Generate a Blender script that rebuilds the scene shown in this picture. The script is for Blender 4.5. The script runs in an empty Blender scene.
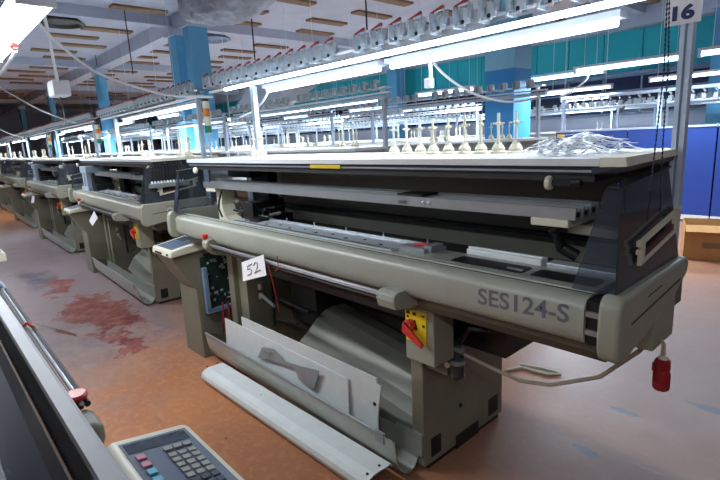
import bpy, bmesh, math, random
from mathutils import Vector, Matrix
random.seed(7)
SC = bpy.context.scene
COL = SC.collection
PI = math.pi

# ------------------------------------------------------------------ materials
def lin(c):
    c = c / 255.0
    return c / 12.92 if c <= 0.04045 else ((c + 0.055) / 1.055) ** 2.4
def rgb(r, g, b): return (lin(r), lin(g), lin(b), 1.0)
MATS = {}
def mat(name, col, rough=0.5, metal=0.0, noise=0.08, nscale=6.0, spec=0.5, emit=None, estr=0.0, col2=None, coat=0.0):
    m = bpy.data.materials.new(name); m.use_nodes = True
    nt = m.node_tree; b = nt.nodes['Principled BSDF']
    b.inputs['Roughness'].default_value = rough
    b.inputs['Metallic'].default_value = metal
    b.inputs['Specular IOR Level'].default_value = spec
    b.inputs['Coat Weight'].default_value = coat
    if emit:
        b.inputs['Emission Color'].default_value = emit
        b.inputs['Emission Strength'].default_value = estr
        b.inputs['Base Color'].default_value = col
    else:
        tc = nt.nodes.new('ShaderNodeTexCoord')
        nz = nt.nodes.new('ShaderNodeTexNoise'); nz.inputs['Scale'].default_value = nscale
        nz.inputs['Detail'].default_value = 6.0; nz.inputs['Roughness'].default_value = 0.65
        nt.links.new(tc.outputs['Object'], nz.inputs['Vector'])
        mx = nt.nodes.new('ShaderNodeMix'); mx.data_type = 'RGBA'
        c2 = col2 or tuple(max(0, c * (1 - noise * 2.2)) for c in col[:3]) + (1,)
        mx.inputs['A'].default_value = c2; mx.inputs['B'].default_value = col
        rp = nt.nodes.new('ShaderNodeValToRGB')
        rp.color_ramp.elements[0].position = 0.32; rp.color_ramp.elements[1].position = 0.62
        nt.links.new(nz.outputs['Fac'], rp.inputs['Fac'])
        nt.links.new(rp.outputs['Color'], mx.inputs['Factor'])
        nt.links.new(mx.outputs['Result'], b.inputs['Base Color'])
    MATS[name] = m
    return m

M_OLIVE = mat('olive_grey_paint', rgb(147, 147, 131), 0.42, noise=0.05, nscale=3)
M_COVER = mat('cover_paint', rgb(156, 158, 145), 0.36, noise=0.05, nscale=3)
M_BASE = mat('base_paint', rgb(124, 121, 102), 0.5, noise=0.09, nscale=4)
M_APRON = mat('apron_paint', rgb(92, 88, 74), 0.5, noise=0.1, nscale=4)
M_CREAM = mat('cream_plastic', rgb(214, 211, 190), 0.45, noise=0.03)
M_SPIND = mat('spindle_plastic', rgb(226, 220, 196), 0.5, noise=0.05)
M_WHITE = mat('white_enamel', rgb(226, 230, 230), 0.4, noise=0.03)
M_FRAME = mat('frame_white', rgb(190, 205, 222), 0.4, noise=0.04)
M_BOARD = mat('board_white', rgb(212, 218, 216), 0.6, noise=0.04, nscale=14)
M_SHEETM = mat('sheet_metal', rgb(168, 170, 162), 0.36, metal=0.35, noise=0.07, nscale=5)
M_CHUTE = mat('chute_metal', rgb(122, 122, 112), 0.45, metal=0.3, noise=0.07, nscale=4)
M_ALU = mat('aluminium', rgb(176, 180, 182), 0.35, metal=0.7, noise=0.05, nscale=9)
M_STEEL = mat('steel', rgb(190, 195, 200), 0.28, metal=0.85, noise=0.04)
M_GREYMET = mat('grey_bracket', rgb(150, 155, 158), 0.45, metal=0.3, noise=0.06)
M_BED = mat('needle_bed_silver', rgb(196, 204, 208), 0.4, metal=0.4, noise=0.05, nscale=12)
M_DARK = mat('dark_interior', rgb(38, 36, 34), 0.6, noise=0.15)
M_BACK = mat('back_panel_grey', rgb(122, 123, 112), 0.55, noise=0.06)
M_BLACK = mat('black_rubber', rgb(20, 20, 22), 0.45, noise=0.1)
M_OPP = mat('pale_grey_cover', rgb(220, 222, 224), 0.55, noise=0.06, nscale=4)
M_NAVY = mat('navy_fascia', rgb(30, 36, 52), 0.35, noise=0.05)
M_NAVYGLOSS = mat('navy_acrylic', rgb(12, 15, 34), 0.25, noise=0.03, spec=0.15)
M_YELLOW = mat('yellow_plate', rgb(228, 196, 34), 0.45, noise=0.03)
M_RED = mat('red_plastic', rgb(206, 52, 40), 0.4, noise=0.04)
M_LEVER = mat('lever_red', rgb(176, 52, 52), 0.5, noise=0.05)
M_TENS = mat('tensioner_metal', rgb(206, 216, 222), 0.4, metal=0.15, noise=0.1, nscale=30)
M_DKRED = mat('dark_red_plastic', rgb(150, 28, 40), 0.45, noise=0.05)
M_BURG = mat('burgundy_strip', rgb(88, 40, 44), 0.5)
M_ORANGE = mat('orange_lens', rgb(240, 140, 30), 0.3, noise=0.02)
M_GREEN = mat('green_lens', rgb(20, 130, 96), 0.3, noise=0.02)
M_LENSW = mat('clear_lens', rgb(225, 228, 205), 0.3, noise=0.02)
M_PAPER = mat('paper', rgb(236, 236, 238), 0.8, noise=0.02)
M_INK = mat('pencil_ink', rgb(90, 92, 100), 0.7)
M_LETTER = mat('grey_lettering', rgb(96, 98, 106), 0.6, noise=0.05, nscale=30)
M_SIGNINK = mat('sign_ink', rgb(44, 56, 104), 0.6)
M_CABLE = mat('white_cable', rgb(240, 244, 248), 0.5, noise=0.02)
M_TANCABLE = mat('beige_cable', rgb(168, 156, 138), 0.5, noise=0.05)
M_REDWIRE = mat('red_wire', rgb(170, 36, 46), 0.5)
M_WRAP = mat('plastic_wrap', rgb(238, 242, 246), 0.5, noise=0.03, nscale=20)
M_CARD = mat('cardboard', rgb(176, 130, 76), 0.8, noise=0.08, nscale=5)
M_BLUE = mat('blue_panel', rgb(34, 68, 150), 0.4, noise=0.05, nscale=2)
M_BLUEG = mat('blue_grey_metal', rgb(120, 142, 168), 0.45, noise=0.05)
M_LTBLUE = mat('carriage_blue_grey', rgb(158, 174, 190), 0.45, noise=0.05)
M_PCB = mat('circuit_green', rgb(30, 52, 48), 0.5, noise=0.2, nscale=30)
M_KEYPAD = mat('keypad_slate', rgb(92, 106, 128), 0.4, noise=0.08, nscale=18)
M_KEYG = mat('key_grey', rgb(156, 158, 152), 0.5, noise=0.03)
M_KEYD = mat('key_dark', rgb(52, 62, 84), 0.5, noise=0.03)
M_KEYP = mat('key_pink', rgb(206, 130, 150), 0.5, noise=0.03)
M_KEYB = mat('key_cyan', rgb(96, 186, 210), 0.5, noise=0.03)
M_LCD = mat('lcd_window', rgb(66, 80, 100), 0.2, noise=0.3, nscale=12)
M_DUCT = mat('foil_duct', rgb(172, 180, 194), 0.35, metal=0.2, noise=0.2, nscale=3)
M_CONC = mat('white_concrete', rgb(192, 202, 220), 0.8, noise=0.06, nscale=1.5)
M_COLB = mat('column_blue_light', rgb(150, 212, 236), 0.6, noise=0.05, nscale=2)
M_COLM = mat('column_blue', rgb(58, 146, 210), 0.6, noise=0.05, nscale=2)
M_COLN = mat('column_blue_grey', rgb(96, 168, 208), 0.6, noise=0.06, nscale=2)
M_TEAL = mat('teal_panel', rgb(30, 172, 184), 0.5, noise=0.06, nscale=1)
M_WINDK = mat('window_dark', rgb(36, 46, 84), 0.2, noise=0.15, nscale=1)
M_BATTEN = mat('brown_batten', rgb(132, 104, 78), 0.7, noise=0.12, nscale=2)
M_TUBE = mat('lit_tube', (1, 1, 1, 1), emit=rgb(214, 232, 255), estr=9.0)
M_TUBE2 = mat('lit_tube_far', (1, 1, 1, 1), emit=rgb(196, 222, 255), estr=7.0)
M_FIXT = mat('fixture_white', rgb(224, 230, 236), 0.4, noise=0.02)

def clear_mat(name, tint, fac, gloss_rough=0.06):
    m = bpy.data.materials.new(name); m.use_nodes = True
    nt = m.node_tree; nt.nodes.clear()
    out = nt.nodes.new('ShaderNodeOutputMaterial')
    tr = nt.nodes.new('ShaderNodeBsdfTransparent'); tr.inputs['Color'].default_value = tint
    gl = nt.nodes.new('ShaderNodeBsdfGlossy'); gl.inputs['Roughness'].default_value = gloss_rough
    gl.inputs['Color'].default_value = (0.9, 0.95, 1, 1)
    df = nt.nodes.new('ShaderNodeBsdfDiffuse'); df.inputs['Color'].default_value = rgb(98, 103, 112)
    fr = nt.nodes.new('ShaderNodeFresnel'); fr.inputs['IOR'].default_value = 1.45
    nz = nt.nodes.new('ShaderNodeTexNoise'); nz.inputs['Scale'].default_value = 9
    mr = nt.nodes.new('ShaderNodeMapRange')
    mr.inputs['To Min'].default_value = fac * 0.6; mr.inputs['To Max'].default_value = fac * 1.4
    nt.links.new(nz.outputs['Fac'], mr.inputs['Value'])
    m1 = nt.nodes.new('ShaderNodeMixShader'); m2 = nt.nodes.new('ShaderNodeMixShader')
    nt.links.new(mr.outputs['Result'], m1.inputs['Fac'])
    nt.links.new(tr.outputs[0], m1.inputs[1]); nt.links.new(df.outputs[0], m1.inputs[2])
    nt.links.new(fr.outputs[0], m2.inputs['Fac'])
    nt.links.new(m1.outputs[0], m2.inputs[1]); nt.links.new(gl.outputs[0], m2.inputs[2])
    nt.links.new(m2.outputs[0], out.inputs['Surface'])
    return m
M_CLEAR = clear_mat('clear_acrylic', (0.70, 0.74, 0.80, 1), 0.17)
M_SMOKE = clear_mat('smoked_acrylic', (0.06, 0.062, 0.068, 1), 0.36)

def floor_mat():
    m = bpy.data.materials.new('worn_orange_floor'); m.use_nodes = True
    nt = m.node_tree; b = nt.nodes['Principled BSDF']; L = nt.links.new
    tc = nt.nodes.new('ShaderNodeTexCoord')
    def noise(scale, detail=6, rough=0.6, off=(0, 0, 0), sc=(1, 1, 1)):
        mp = nt.nodes.new('ShaderNodeMapping'); mp.inputs['Location'].default_value = off; mp.inputs['Scale'].default_value = sc
        L(tc.outputs['Object'], mp.inputs['Vector'])
        n = nt.nodes.new('ShaderNodeTexNoise'); n.inputs['Scale'].default_value = scale
        n.inputs['Detail'].default_value = detail; n.inputs['Roughness'].default_value = rough
        L(mp.outputs[0], n.inputs['Vector']); return n
    def ramp(n, a, c):
        r = nt.nodes.new('ShaderNodeValToRGB'); r.color_ramp.elements[0].position = a; r.color_ramp.elements[1].position = c
        L(n.outputs['Fac'] if 'Fac' in n.outputs else n.outputs[0], r.inputs['Fac']); return r
    def mix(fac, A, B):
        x = nt.nodes.new('ShaderNodeMix'); x.data_type = 'RGBA'
        if fac is not None: L(fac, x.inputs['Factor'])
        for s, v in (('A', A), ('B', B)):
            if isinstance(v, tuple): x.inputs[s].default_value = v
            else: L(v, x.inputs[s])
        return x.outputs['Result']
    def spot(cx, cy, r0, r1, sx=1.0, sy=1.0, wob=0.5, wsc=2.5):
        # irregular patch of wear or painted shade around a place on the floor
        sub = nt.nodes.new('ShaderNodeVectorMath'); sub.operation = 'SUBTRACT'; sub.inputs[1].default_value = (cx, cy, 0)
        L(tc.outputs['Object'], sub.inputs[0])
        mul = nt.nodes.new('ShaderNodeVectorMath'); mul.operation = 'MULTIPLY'; mul.inputs[1].default_value = (sx, sy, 0)
        L(sub.outputs[0], mul.inputs[0])
        ln = nt.nodes.new('ShaderNodeVectorMath'); ln.operation = 'LENGTH'; L(mul.outputs[0], ln.inputs[0])
        n = noise(wsc, 8, 0.7, (cx, 3, cy))
        ad = nt.nodes.new('ShaderNodeMath'); ad.operation = 'MULTIPLY_ADD'; ad.inputs[1].default_value = wob * 4; ad.inputs[2].default_value = -wob * 2
        L(n.outputs['Fac'], ad.inputs[0])
        sm = nt.nodes.new('ShaderNodeMath'); sm.operation = 'ADD'; L(ln.outputs['Value'], sm.inputs[0]); L(ad.outputs[0], sm.inputs[1])
        mr = nt.nodes.new('ShaderNodeMapRange'); mr.inputs['From Min'].default_value = r0; mr.inputs['From Max'].default_value = r1
        mr.inputs['To Min'].default_value = 1; mr.inputs['To Max'].default_value = 0
        L(sm.outputs[0], mr.inputs['Value']); return mr.outputs[0]
    base = mix(ramp(noise(1.4), 0.35, 0.65).outputs['Color'], rgb(184, 122, 80), rgb(168, 108, 74))
    base = mix(ramp(noise(22, 3), 0.5, 0.62).outputs['Color'], base, mix(None, base, rgb(202, 140, 96)))
    base = mix(spot(0.6, 3.2, 0.8, 3.4, 0.8, 0.8, 0.3, 1.2), base, rgb(118, 84, 66))  # shaded floor at the right: shade put into the colour
    base = mix(spot(2.5, 6.0, 1.0, 5.0, 0.8, 0.8, 0.3, 1.2), base, rgb(118, 92, 82))  # same painted shade, further back on the right
    grey = mix(ramp(noise(5, 8, 0.75), 0.4, 0.6).outputs['Color'], rgb(164, 140, 128), rgb(128, 108, 110))
    base = mix(spot(-5.6, 0.95, 0.6, 1.25, 0.5, 1.0, 0.35), base, grey)
    base = mix(spot(-9.5, 0.9, 1.2, 2.4, 0.4, 0.8, 0.4), base, rgb(134, 120, 122))
    mar = mix(ramp(noise(7, 8, 0.7, (4, 2, 1)), 0.42, 0.6).outputs['Color'], rgb(112, 54, 52), rgb(150, 92, 82))
    base = mix(spot(-5.3, 1.18, 0.26, 0.30, 0.42, 1.0, 0.26, 3.2), base, mar)
    base = mix(spot(-4.35, 1.13, 0.10, 0.125, 0.42, 1.0, 0.2, 4.0), base, mar)
    base = mix(spot(-6.9, 1.15, 0.16, 0.21, 0.42, 1.0, 0.28, 3.2), base, mar)
    base = mix(spot(-7.6, 1.0, 0.1, 0.3, 0.35, 1.2, 0.25, 3.5), base, rgb(92, 84, 96))
    sc1 = noise(3.2, 9, 0.8, (9, 5, 0), (1, 3, 1))
    base = mix(ramp(sc1, 0.60, 0.66).outputs['Color'], base, rgb(140, 106, 96))
    for (x, y, r, sx, sy) in ((-0.92, 2.30, .03, .5, 1.2), (-0.75, 2.05, .035, .8, 1), (-0.62, 2.16, .02, 1, 1), (-1.1, 1.42, .02, 1, 1),
                              (-0.55, 3.15, .05, .45, 1.6), (-0.9, 2.8, .03, .4, 1.6)):
        base = mix(spot(x, y, r, r * 1.3, sx, sy, 0.02, 14), base, rgb(82, 74, 84))
    v = nt.nodes.new('ShaderNodeTexVoronoi'); v.inputs['Scale'].default_value = 4.2
    L(tc.outputs['Object'], v.inputs['Vector'])
    dots = nt.nodes.new('ShaderNodeMapRange'); dots.inputs['From Min'].default_value = 0.028; dots.inputs['From Max'].default_value = 0.045
    dots.inputs['To Min'].default_value = 1; dots.inputs['To Max'].default_value = 0
    L(v.outputs['Distance'], dots.inputs['Value'])
    base = mix(dots.outputs[0], base, rgb(62, 50, 48))
    L(base, b.inputs['Base Color'])
    rr = nt.nodes.new('ShaderNodeMapRange'); rr.inputs['To Min'].default_value = 0.3; rr.inputs['To Max'].default_value = 0.55
    L(noise(3).outputs['Fac'], rr.inputs['Value']); L(rr.outputs[0], b.inputs['Roughness'])
    b.inputs['Specular IOR Level'].default_value = 0.45
    return m
M_FLOOR = floor_mat()

# ------------------------------------------------------------------ mesh builder
class MB:
    def __init__(self): self.v = []; self.f = []; self.m = []; self.cur = 0
    def add(self, vs, fs):
        n = len(self.v); self.v += [tuple(p) for p in vs]
        for f in fs: self.f.append([i + n for i in f]); self.m.append(self.cur)
        return self
    def box(self, x0, x1, y0, y1, z0, z1):
        vs = [(x, y, z) for x in (x0, x1) for y in (y0, y1) for z in (z0, z1)]
        return self.add(vs, [(0, 1, 3, 2), (4, 6, 7, 5), (0, 4, 5, 1), (2, 3, 7, 6), (0, 2, 6, 4), (1, 5, 7, 3)])
    def hexa(self, lo, hi):
        return self.add(list(lo) + list(hi), [(3, 2, 1, 0), (4, 5, 6, 7), (0, 1, 5, 4), (1, 2, 6, 5), (2, 3, 7, 6), (3, 0, 4, 7)])
    def prism(self, pts, a0, a1, axis='x'):
        n = len(pts)
        def P(p, a):
            return (a, p[0], p[1]) if axis == 'x' else ((p[0], a, p[1]) if axis == 'y' else (p[0], p[1], a))
        vs = [P(p, a0) for p in pts] + [P(p, a1) for p in pts]
        fs = [list(range(n))[::-1], list(range(n, 2 * n))]
        fs += [(i, (i + 1) % n, n + (i + 1) % n, n + i) for i in range(n)]
        return self.add(vs, fs)
    def sheet(self, path, th, a0, a1, axis='x'):
        L, R = [], []
        for i, p in enumerate(path):
            a = path[max(0, i - 1)]; b = path[min(len(path) - 1, i + 1)]
            d = Vector((b[0] - a[0], b[1] - a[1])).normalized(); nrm = Vector((-d.y, d.x)) * th / 2
            L.append((p[0] + nrm.x, p[1] + nrm.y)); R.append((p[0] - nrm.x, p[1] - nrm.y))
        n = len(path)
        for i in range(n - 1):
            def P(p, a): return (a, p[0], p[1]) if axis == 'x' else ((p[0], a, p[1]) if axis == 'y' else (p[0], p[1], a))
            q = [L[i], L[i + 1], R[i + 1], R[i]]
            self.hexa([P(p, a0) for p in q], [P(p, a1) for p in q])
        return self
    def tube(self, pts, r, n=8, closed=False):
        pts = [Vector(p) for p in pts]; N = len(pts); rings = []
        for i, p in enumerate(pts):
            a = pts[max(0, i - 1)]; b = pts[min(N - 1, i + 1)]
            d = (b - a).normalized()
            u = d.cross(Vector((0, 0, 1)))
            if u.length < 1e-3: u = d.cross(Vector((0, 1, 0)))
            u.normalize(); w = d.cross(u)
            rr = r[i] if isinstance(r, (list, tuple)) else r
            rings.append([p + (u * math.cos(t) + w * math.sin(t)) * rr for t in [2 * PI * k / n for k in range(n)]])
        vs = [q for ring in rings for q in ring]; fs = []
        for i in range(N - 1):
            for k in range(n):
                fs.append((i * n + k, i * n + (k + 1) % n, (i + 1) * n + (k + 1) % n, (i + 1) * n + k))
        fs.append(list(range(n))[::-1]); fs.append([(N - 1) * n + k for k in range(n)])
        return self.add(vs, fs)
    def lathe(self, prof, c, n=16, axis='z'):
        cx, cy, cz = c; vs = []; fs = []
        for (r, h) in prof:
            for k in range(n):
                t = 2 * PI * k / n; a, b = r * math.cos(t), r * math.sin(t)
                vs.append((cx + a, cy + b, cz + h) if axis == 'z' else ((cx + a, cy + h, cz + b) if axis == 'y' else (cx + h, cy + a, cz + b)))
        for i in range(len(prof) - 1):
            for k in range(n):
                fs.append((i * n + k, i * n + (k + 1) % n, (i + 1) * n + (k + 1) % n, (i + 1) * n + k))
        fs.append(list(range(n))[::-1]); fs.append([(len(prof) - 1) * n + k for k in range(n)])
        return self.add(vs, fs)
    def build(self, name, mats, parent=None, off=(0, 0, 0), bevel=0.0, smooth=False, seg=2):
        me = bpy.data.meshes.new(name)
        o = Vector(off)
        me.from_pydata([tuple(Vector(p) - o) for p in self.v], [], self.f)
        bm = bmesh.new(); bm.from_mesh(me); bmesh.ops.recalc_face_normals(bm, faces=bm.faces); bm.to_mesh(me); bm.free()
        ml = mats if isinstance(mats, (list, tuple)) else [mats]
        for m in ml: me.materials.append(m)
        if len(ml) > 1:
            for p, i in zip(me.polygons, self.m): p.material_index = i
        if smooth:
            for p in me.polygons: p.use_smooth = True
            me.set_sharp_from_angle(angle=math.radians(38))
        ob = bpy.data.objects.new(name, me); COL.objects.link(ob)
        if bevel:
            bv = ob.modifiers.new('edge', 'BEVEL'); bv.width = bevel; bv.segments = seg; bv.limit_method = 'ANGLE'; bv.angle_limit = math.radians(30)
        if parent: ob.parent = parent
        return ob

def tag(o, label, cat, group=None, kind=None):
    if label: o['label'] = label
    if cat: o['category'] = cat
    if group: o['group'] = group
    if kind: o['kind'] = kind
    return o
def empty(name, loc, rz=0, label=None, cat=None, group=None):
    o = bpy.data.objects.new(name, None); COL.objects.link(o); o.empty_display_size = 0.1
    o.location = loc; o.rotation_euler = (0, 0, rz)
    return tag(o, label, cat, group)
def struct(o): o['kind'] = 'structure'; return o
KIDS = {}
def kids(o): return [c for c in bpy.data.objects if c.parent == o]
def copy_tree(o, parent=None, skip=()):
    c = o.copy(); COL.objects.link(c)
    if parent: c.parent = parent
    for ch in KMAP.get(o.name, []):
        if ch.name.split('.')[0] not in skip: copy_tree(ch, c, skip)
    return c
KMAP = {}
def remap():
    KMAP.clear()
    for o in bpy.data.objects:
        if o.parent: KMAP.setdefault(o.parent.name, []).append(o)
ORD = ['first', 'second', 'third', 'fourth', 'fifth', 'sixth', 'seventh', 'eighth', 'ninth', 'tenth', 'eleventh', 'twelfth', 'thirteenth', 'fourteenth']
def text_part(name, body, size, m, parent, mw, weight=0.0, depth=0.0008, sx=1.0, fit=None):
    cu = bpy.data.curves.new(name, 'FONT'); cu.body = body; cu.size = 1.0; cu.offset = weight; cu.extrude = 0.0; cu.resolution_u = 6
    cu.align_x = 'LEFT'; cu.materials.append(m)
    tmp = bpy.data.objects.new(name + '_tmp', cu); COL.objects.link(tmp)
    dg = bpy.context.evaluated_depsgraph_get(); me = bpy.data.meshes.new_from_object(tmp.evaluated_get(dg))
    bpy.data.objects.remove(tmp)
    sy = 1.0
    if fit:
        xs = [v.co.x for v in me.vertices]; ys = [v.co.y for v in me.vertices]
        sx = fit[0] / (max(xs) - min(xs)); sy = fit[1] / (max(ys) - min(ys))
    for v in me.vertices: v.co.x -= min(xs)
    me.transform(Matrix.Diagonal((sx, sy, 1, 1))); me.transform(mw)
    ob = bpy.data.objects.new(name, me); COL.objects.link(ob)
    if parent: ob.parent = parent
    return ob
def frame_mat(o, ex, ey, ez):
    return Matrix(((ex[0], ey[0], ez[0], o[0]), (ex[1], ey[1], ez[1], o[1]), (ex[2], ey[2], ez[2], o[2]), (0, 0, 0, 1)))

# ------------------------------------------------------------------ camera
H = 1.62
yaw, pitch, roll, FPX = -0.839197506, -0.205588448, -0.0497688524, 489.07
fw = Vector((math.cos(pitch) * math.sin(yaw), math.cos(pitch) * math.cos(yaw), math.sin(pitch)))
r0 = Vector((math.cos(yaw), -math.sin(yaw), 0)); u0 = r0.cross(fw)
rt = r0 * math.cos(roll) + u0 * math.sin(roll); up = -r0 * math.sin(roll) + u0 * math.cos(roll)
cam = bpy.data.cameras.new('camera'); cam.sensor_width = 36; cam.lens = FPX / 720 * 36; cam.clip_start = 0.02; cam.clip_end = 200
camo = bpy.data.objects.new('camera', cam); COL.objects.link(camo); SC.camera = camo
camo.matrix_world = Matrix(((rt.x, up.x, -fw.x, 0), (rt.y, up.y, -fw.y, 0), (rt.z, up.z, -fw.z, H), (0, 0, 0, 1)))

def pix(u, v, y):
    d = fw * FPX + rt * (u - 360) - up * (v - 240)
    t = y / d.y
    return (d.x * t, y, H + d.z * t)

# ------------------------------------------------------------------ setting
X0, X1, Y0, Y1, ZC = -42.0, 9.0, -9.0, 15.0, 4.6
def slab(name, *b, m=None):
    return struct(MB().box(*b).build(name, m))
slab('floor', X0, X1, Y0, Y1, -0.2, 0.0, m=M_FLOOR)
slab('ceiling', X0, X1, Y0, Y1, ZC, ZC + 0.2, m=M_CONC)
slab('wall_left', X0 - 0.2, X0, Y0, Y1, 0, ZC, m=M_CONC)
slab('wall_right', X1, X1 + 0.2, Y0, Y1, 0, ZC, m=M_CONC)
slab('wall_front', X0, X1, Y0 - 0.2, Y0, 0, ZC, m=M_CONC)
slab('wall_back', X0, X1, Y1, Y1 + 0.2, 0, ZC, m=M_CONC)
# windows: dark panes with frames under a band of teal panels
nwin = 0
for x in range(-40, 8, 4):
    nwin += 1
    w = empty('window_%d' % nwin, (x + 2, Y1 - 0.06, 1.9)); struct(w)
    p = MB().box(-1.98, 1.98, 0.0, 0.05, 0.0, 1.05).build('window_pane', M_WINDK, w); p['kind'] = 'structure'
    f = MB()
    for k in range(5): f.box(-2.0 + k, -1.95 + k, -0.03, 0.0, 0, 1.05)
    f.box(-2, 2, -0.03, 0, 0, 0.05); f.box(-2, 2, -0.03, 0, 1.0, 1.06); f.box(-2, 2, -0.03, 0, 0.62, 0.66)
    f.build('window_frame', M_BLUEG, w)['kind'] = 'structure'
tp = MB()
k = X0
while k < X1:
    tp.box(k + 0.015, min(k + 0.985, X1), Y1 - 0.08, Y1 - 0.01, 3.02, 4.1); k += 1.0
struct(tp.build('trim_1', M_TEAL))
struct(MB().box(X0, X1, Y1 - 0.4, Y1 - 0.02, 4.12, ZC).build('trim_2', M_CONC))
struct(MB().box(X0, X1, Y1 - 0.18, Y1 - 0.02, 2.95, 3.02).build('trim_3', M_BLUEG))
# ceiling beams along the rows and cross ribs
for i, y in enumerate((-1.5, 5.3, 11.3)):
    struct(MB().box(X0, X1, y - 0.2, y + 0.2, ZC - 0.35, ZC).build('beam', M_CONC))
for x in range(-40, 8, 7):
    struct(MB().box(x - 0.12, x + 0.12, Y0, Y1, ZC - 0.22, ZC).build('beam', M_CONC))
bt = MB()
for i in range(40):
    for j in range(8):
        x = -38 + i * 1.15; y = -4.0 + j * 2.4 + (0.5 if i % 2 else 0)
        bt.box(x - 0.14, x + 0.14, y, y + 1.15, ZC - 0.05, ZC - 0.001)
struct(bt.build('trim_4', M_BATTEN))
# columns
def column(x, y, w, d, hi, bands=None):
    r = empty('column', (x, y, 0)); struct(r)
    if bands:
        for (a, b, m) in bands: struct(MB().box(-w / 2, w / 2, -d / 2, d / 2, a, b).build('column_shaft', m, r))
    else: struct(MB().box(-w / 2, w / 2, -d / 2, d / 2, 0, hi).build('column_shaft', M_COLN, r))
    struct(MB().box(-w / 2 - 0.06, w / 2 + 0.06, -d / 2 - 0.06, d / 2 + 0.06, hi, ZC - 0.35).build('column_head', M_CONC, r))
    return r
column(-11.72, 5.12, 0.42, 0.26, 4.12); column(-11.0, 5.24, 0.30, 0.44, 4.2)
column(-18.3, 5.2, 0.5, 0.22, 4.1); column(-26, 5.2, 0.4, 0.22, 4.1); column(-33.5, 5.2, 0.4, 0.22, 4.1)
column(-3.77, 6.25, 0.44, 0.44, 4.1, [(0, 2.1, M_COLM), (2.1, 2.42, M_COLM), (2.42, 2.75, M_COLB), (2.75, 4.1, M_COLB)])
column(-13.4, 14.3, 0.5, 0.5, 4.1); column(3.5, 6.25, 0.44, 0.44, 4.1)
column(-3.0, 14.3, 0.5, 0.5, 4.1)

# ------------------------------------------------------------------ knitting machine (row beside the aisle)
O = Vector((-2.0, 1.9, 0.0))
XL, XR = -3.50, -0.565

def make_stand(root, off, n_tens, detail=True, xl=-3.22, xr=-0.515, y=1.93, lamps=True):
    """frame on the table: posts, top rail, lamps and yarn tensioners"""
    def B(mb, name, m, par=root, **k): return mb.build(name, m, par, off, **k)
    for x in (xl, xr):
        zb = 1.05 if x == xr else 1.525
        B(MB().box(x - 0.018, x + 0.018, y - 0.002, y + 0.018, zb, 2.02).box(x - 0.018, x - 0.004, y - 0.018, y, zb, 2.02).box(x + 0.004, x + 0.018, y - 0.018, y, zb, 2.02), 'post', M_FRAME)
    xs0, xs1 = xl - 0.66, xr + 0.10
    tr_ = B(MB().box(xs0, xs1, y - 0.018, y + 0.018, 2.035, 2.05), 'top_rail', M_WHITE)
    if lamps: B(MB().tube([(xs0 + 0.3, y - 0.03, 2.035), (xs1, y - 0.03, 2.035)], 0.013, 8), 'rail_glow', M_TUBE, tr_, smooth=True)  # brightly lit white rail front, put in as a glowing tube
    else: B(MB().tube([(xs0, y - 0.03, 2.0), (xs1, y - 0.03, 2.0)], 0.02, 8), 'yarn_tube', M_FRAME, tr_, smooth=True)
    if lamps: f = B(MB().box(xl + 0.02, xl + 1.22, y + 0.06, y + 0.13, 2.005, 2.03).box(xl + 1.27, xl + 2.47, y + 0.06, y + 0.13, 2.005, 2.03), 'lamp_housing', M_FIXT)
    if lamps: B(MB().tube([(xl + 0.04, y + 0.095, 1.99), (xl + 1.2, y + 0.095, 1.99)], 0.014).tube([(xl + 1.29, y + 0.095, 1.99), (xl + 2.45, y + 0.095, 1.99)], 0.014), 'lamp_tube', M_TUBE, f, smooth=True)
    B(MB().box(xs0 - 0.1, xs1 - 0.05, y - 0.02, y + 0.06, 2.085, 2.10).box(xl, xl + 0.03, y - 0.01, y + 0.03, 2.04, 2.09).box(xr - 0.03, xr, y - 0.01, y + 0.03, 2.04, 2.09), 'tensioner_rail', M_STEEL)
    first = None
    x = xs0 - 0.05; i = 0; span = (xs1 - 0.1 - x)
    step = span / n_tens
    for i in range(n_tens):
        if i == n_tens // 2: continue
        px = x + step * (i + 0.5)
        if first is None:
            t = MB().box(px - 0.012, px + 0.03, y - 0.03, y + 0.005, 2.085, 2.135).box(px - 0.036, px - 0.030, y - 0.06, y + 0.02, 2.07, 2.16).box(px - 0.03, px + 0.035, y - 0.012, y - 0.006, 2.1, 2.165)
            t.tube([(px + 0.01, y - 0.05, 2.075), (px + 0.01, y - 0.055, 2.14), (px + 0.03, y - 0.055, 2.14)], 0.006, 5)
            t.tube([(px - 0.02, y - 0.03, 2.13), (px - 0.02, y - 0.035, 2.165), (px + 0.04, y - 0.045, 2.165), (px + 0.04, y - 0.05, 2.10)], 0.005, 5)
            t.tube([(px - 0.02, y - 0.045, 2.09), (px - 0.015, y - 0.06, 2.075), (px + 0.03, y - 0.06, 2.075)], 0.008, 5)
            first = B(t, 'yarn_tensioner', M_TENS); fx = px
            if detail:
                B(MB().hexa([(px - 0.045, y - 0.045, 2.160), (px + 0.03, y - 0.045, 2.174), (px + 0.03, y - 0.03, 2.174), (px - 0.045, y - 0.03, 2.160)],
                            [(px - 0.045, y - 0.045, 2.164), (px + 0.03, y - 0.045, 2.186), (px + 0.03, y - 0.03, 2.186), (px - 0.045, y - 0.03, 2.164)]), 'lever', M_LEVER, first)
                B(MB().lathe([(0.003, -0.008), (0.008, -0.006), (0.008, 0.006), (0.004, 0.01)], (px + 0.02, y - 0.065, 2.085), 8), 'knob', M_BLACK, first)
            fk = kids(first)
        else:
            c = first.copy(); COL.objects.link(c); c.location.x += px - fx
            for k_ in fk:
                d = k_.copy(); COL.objects.link(d); d.parent = c
    return xl, xr

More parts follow.
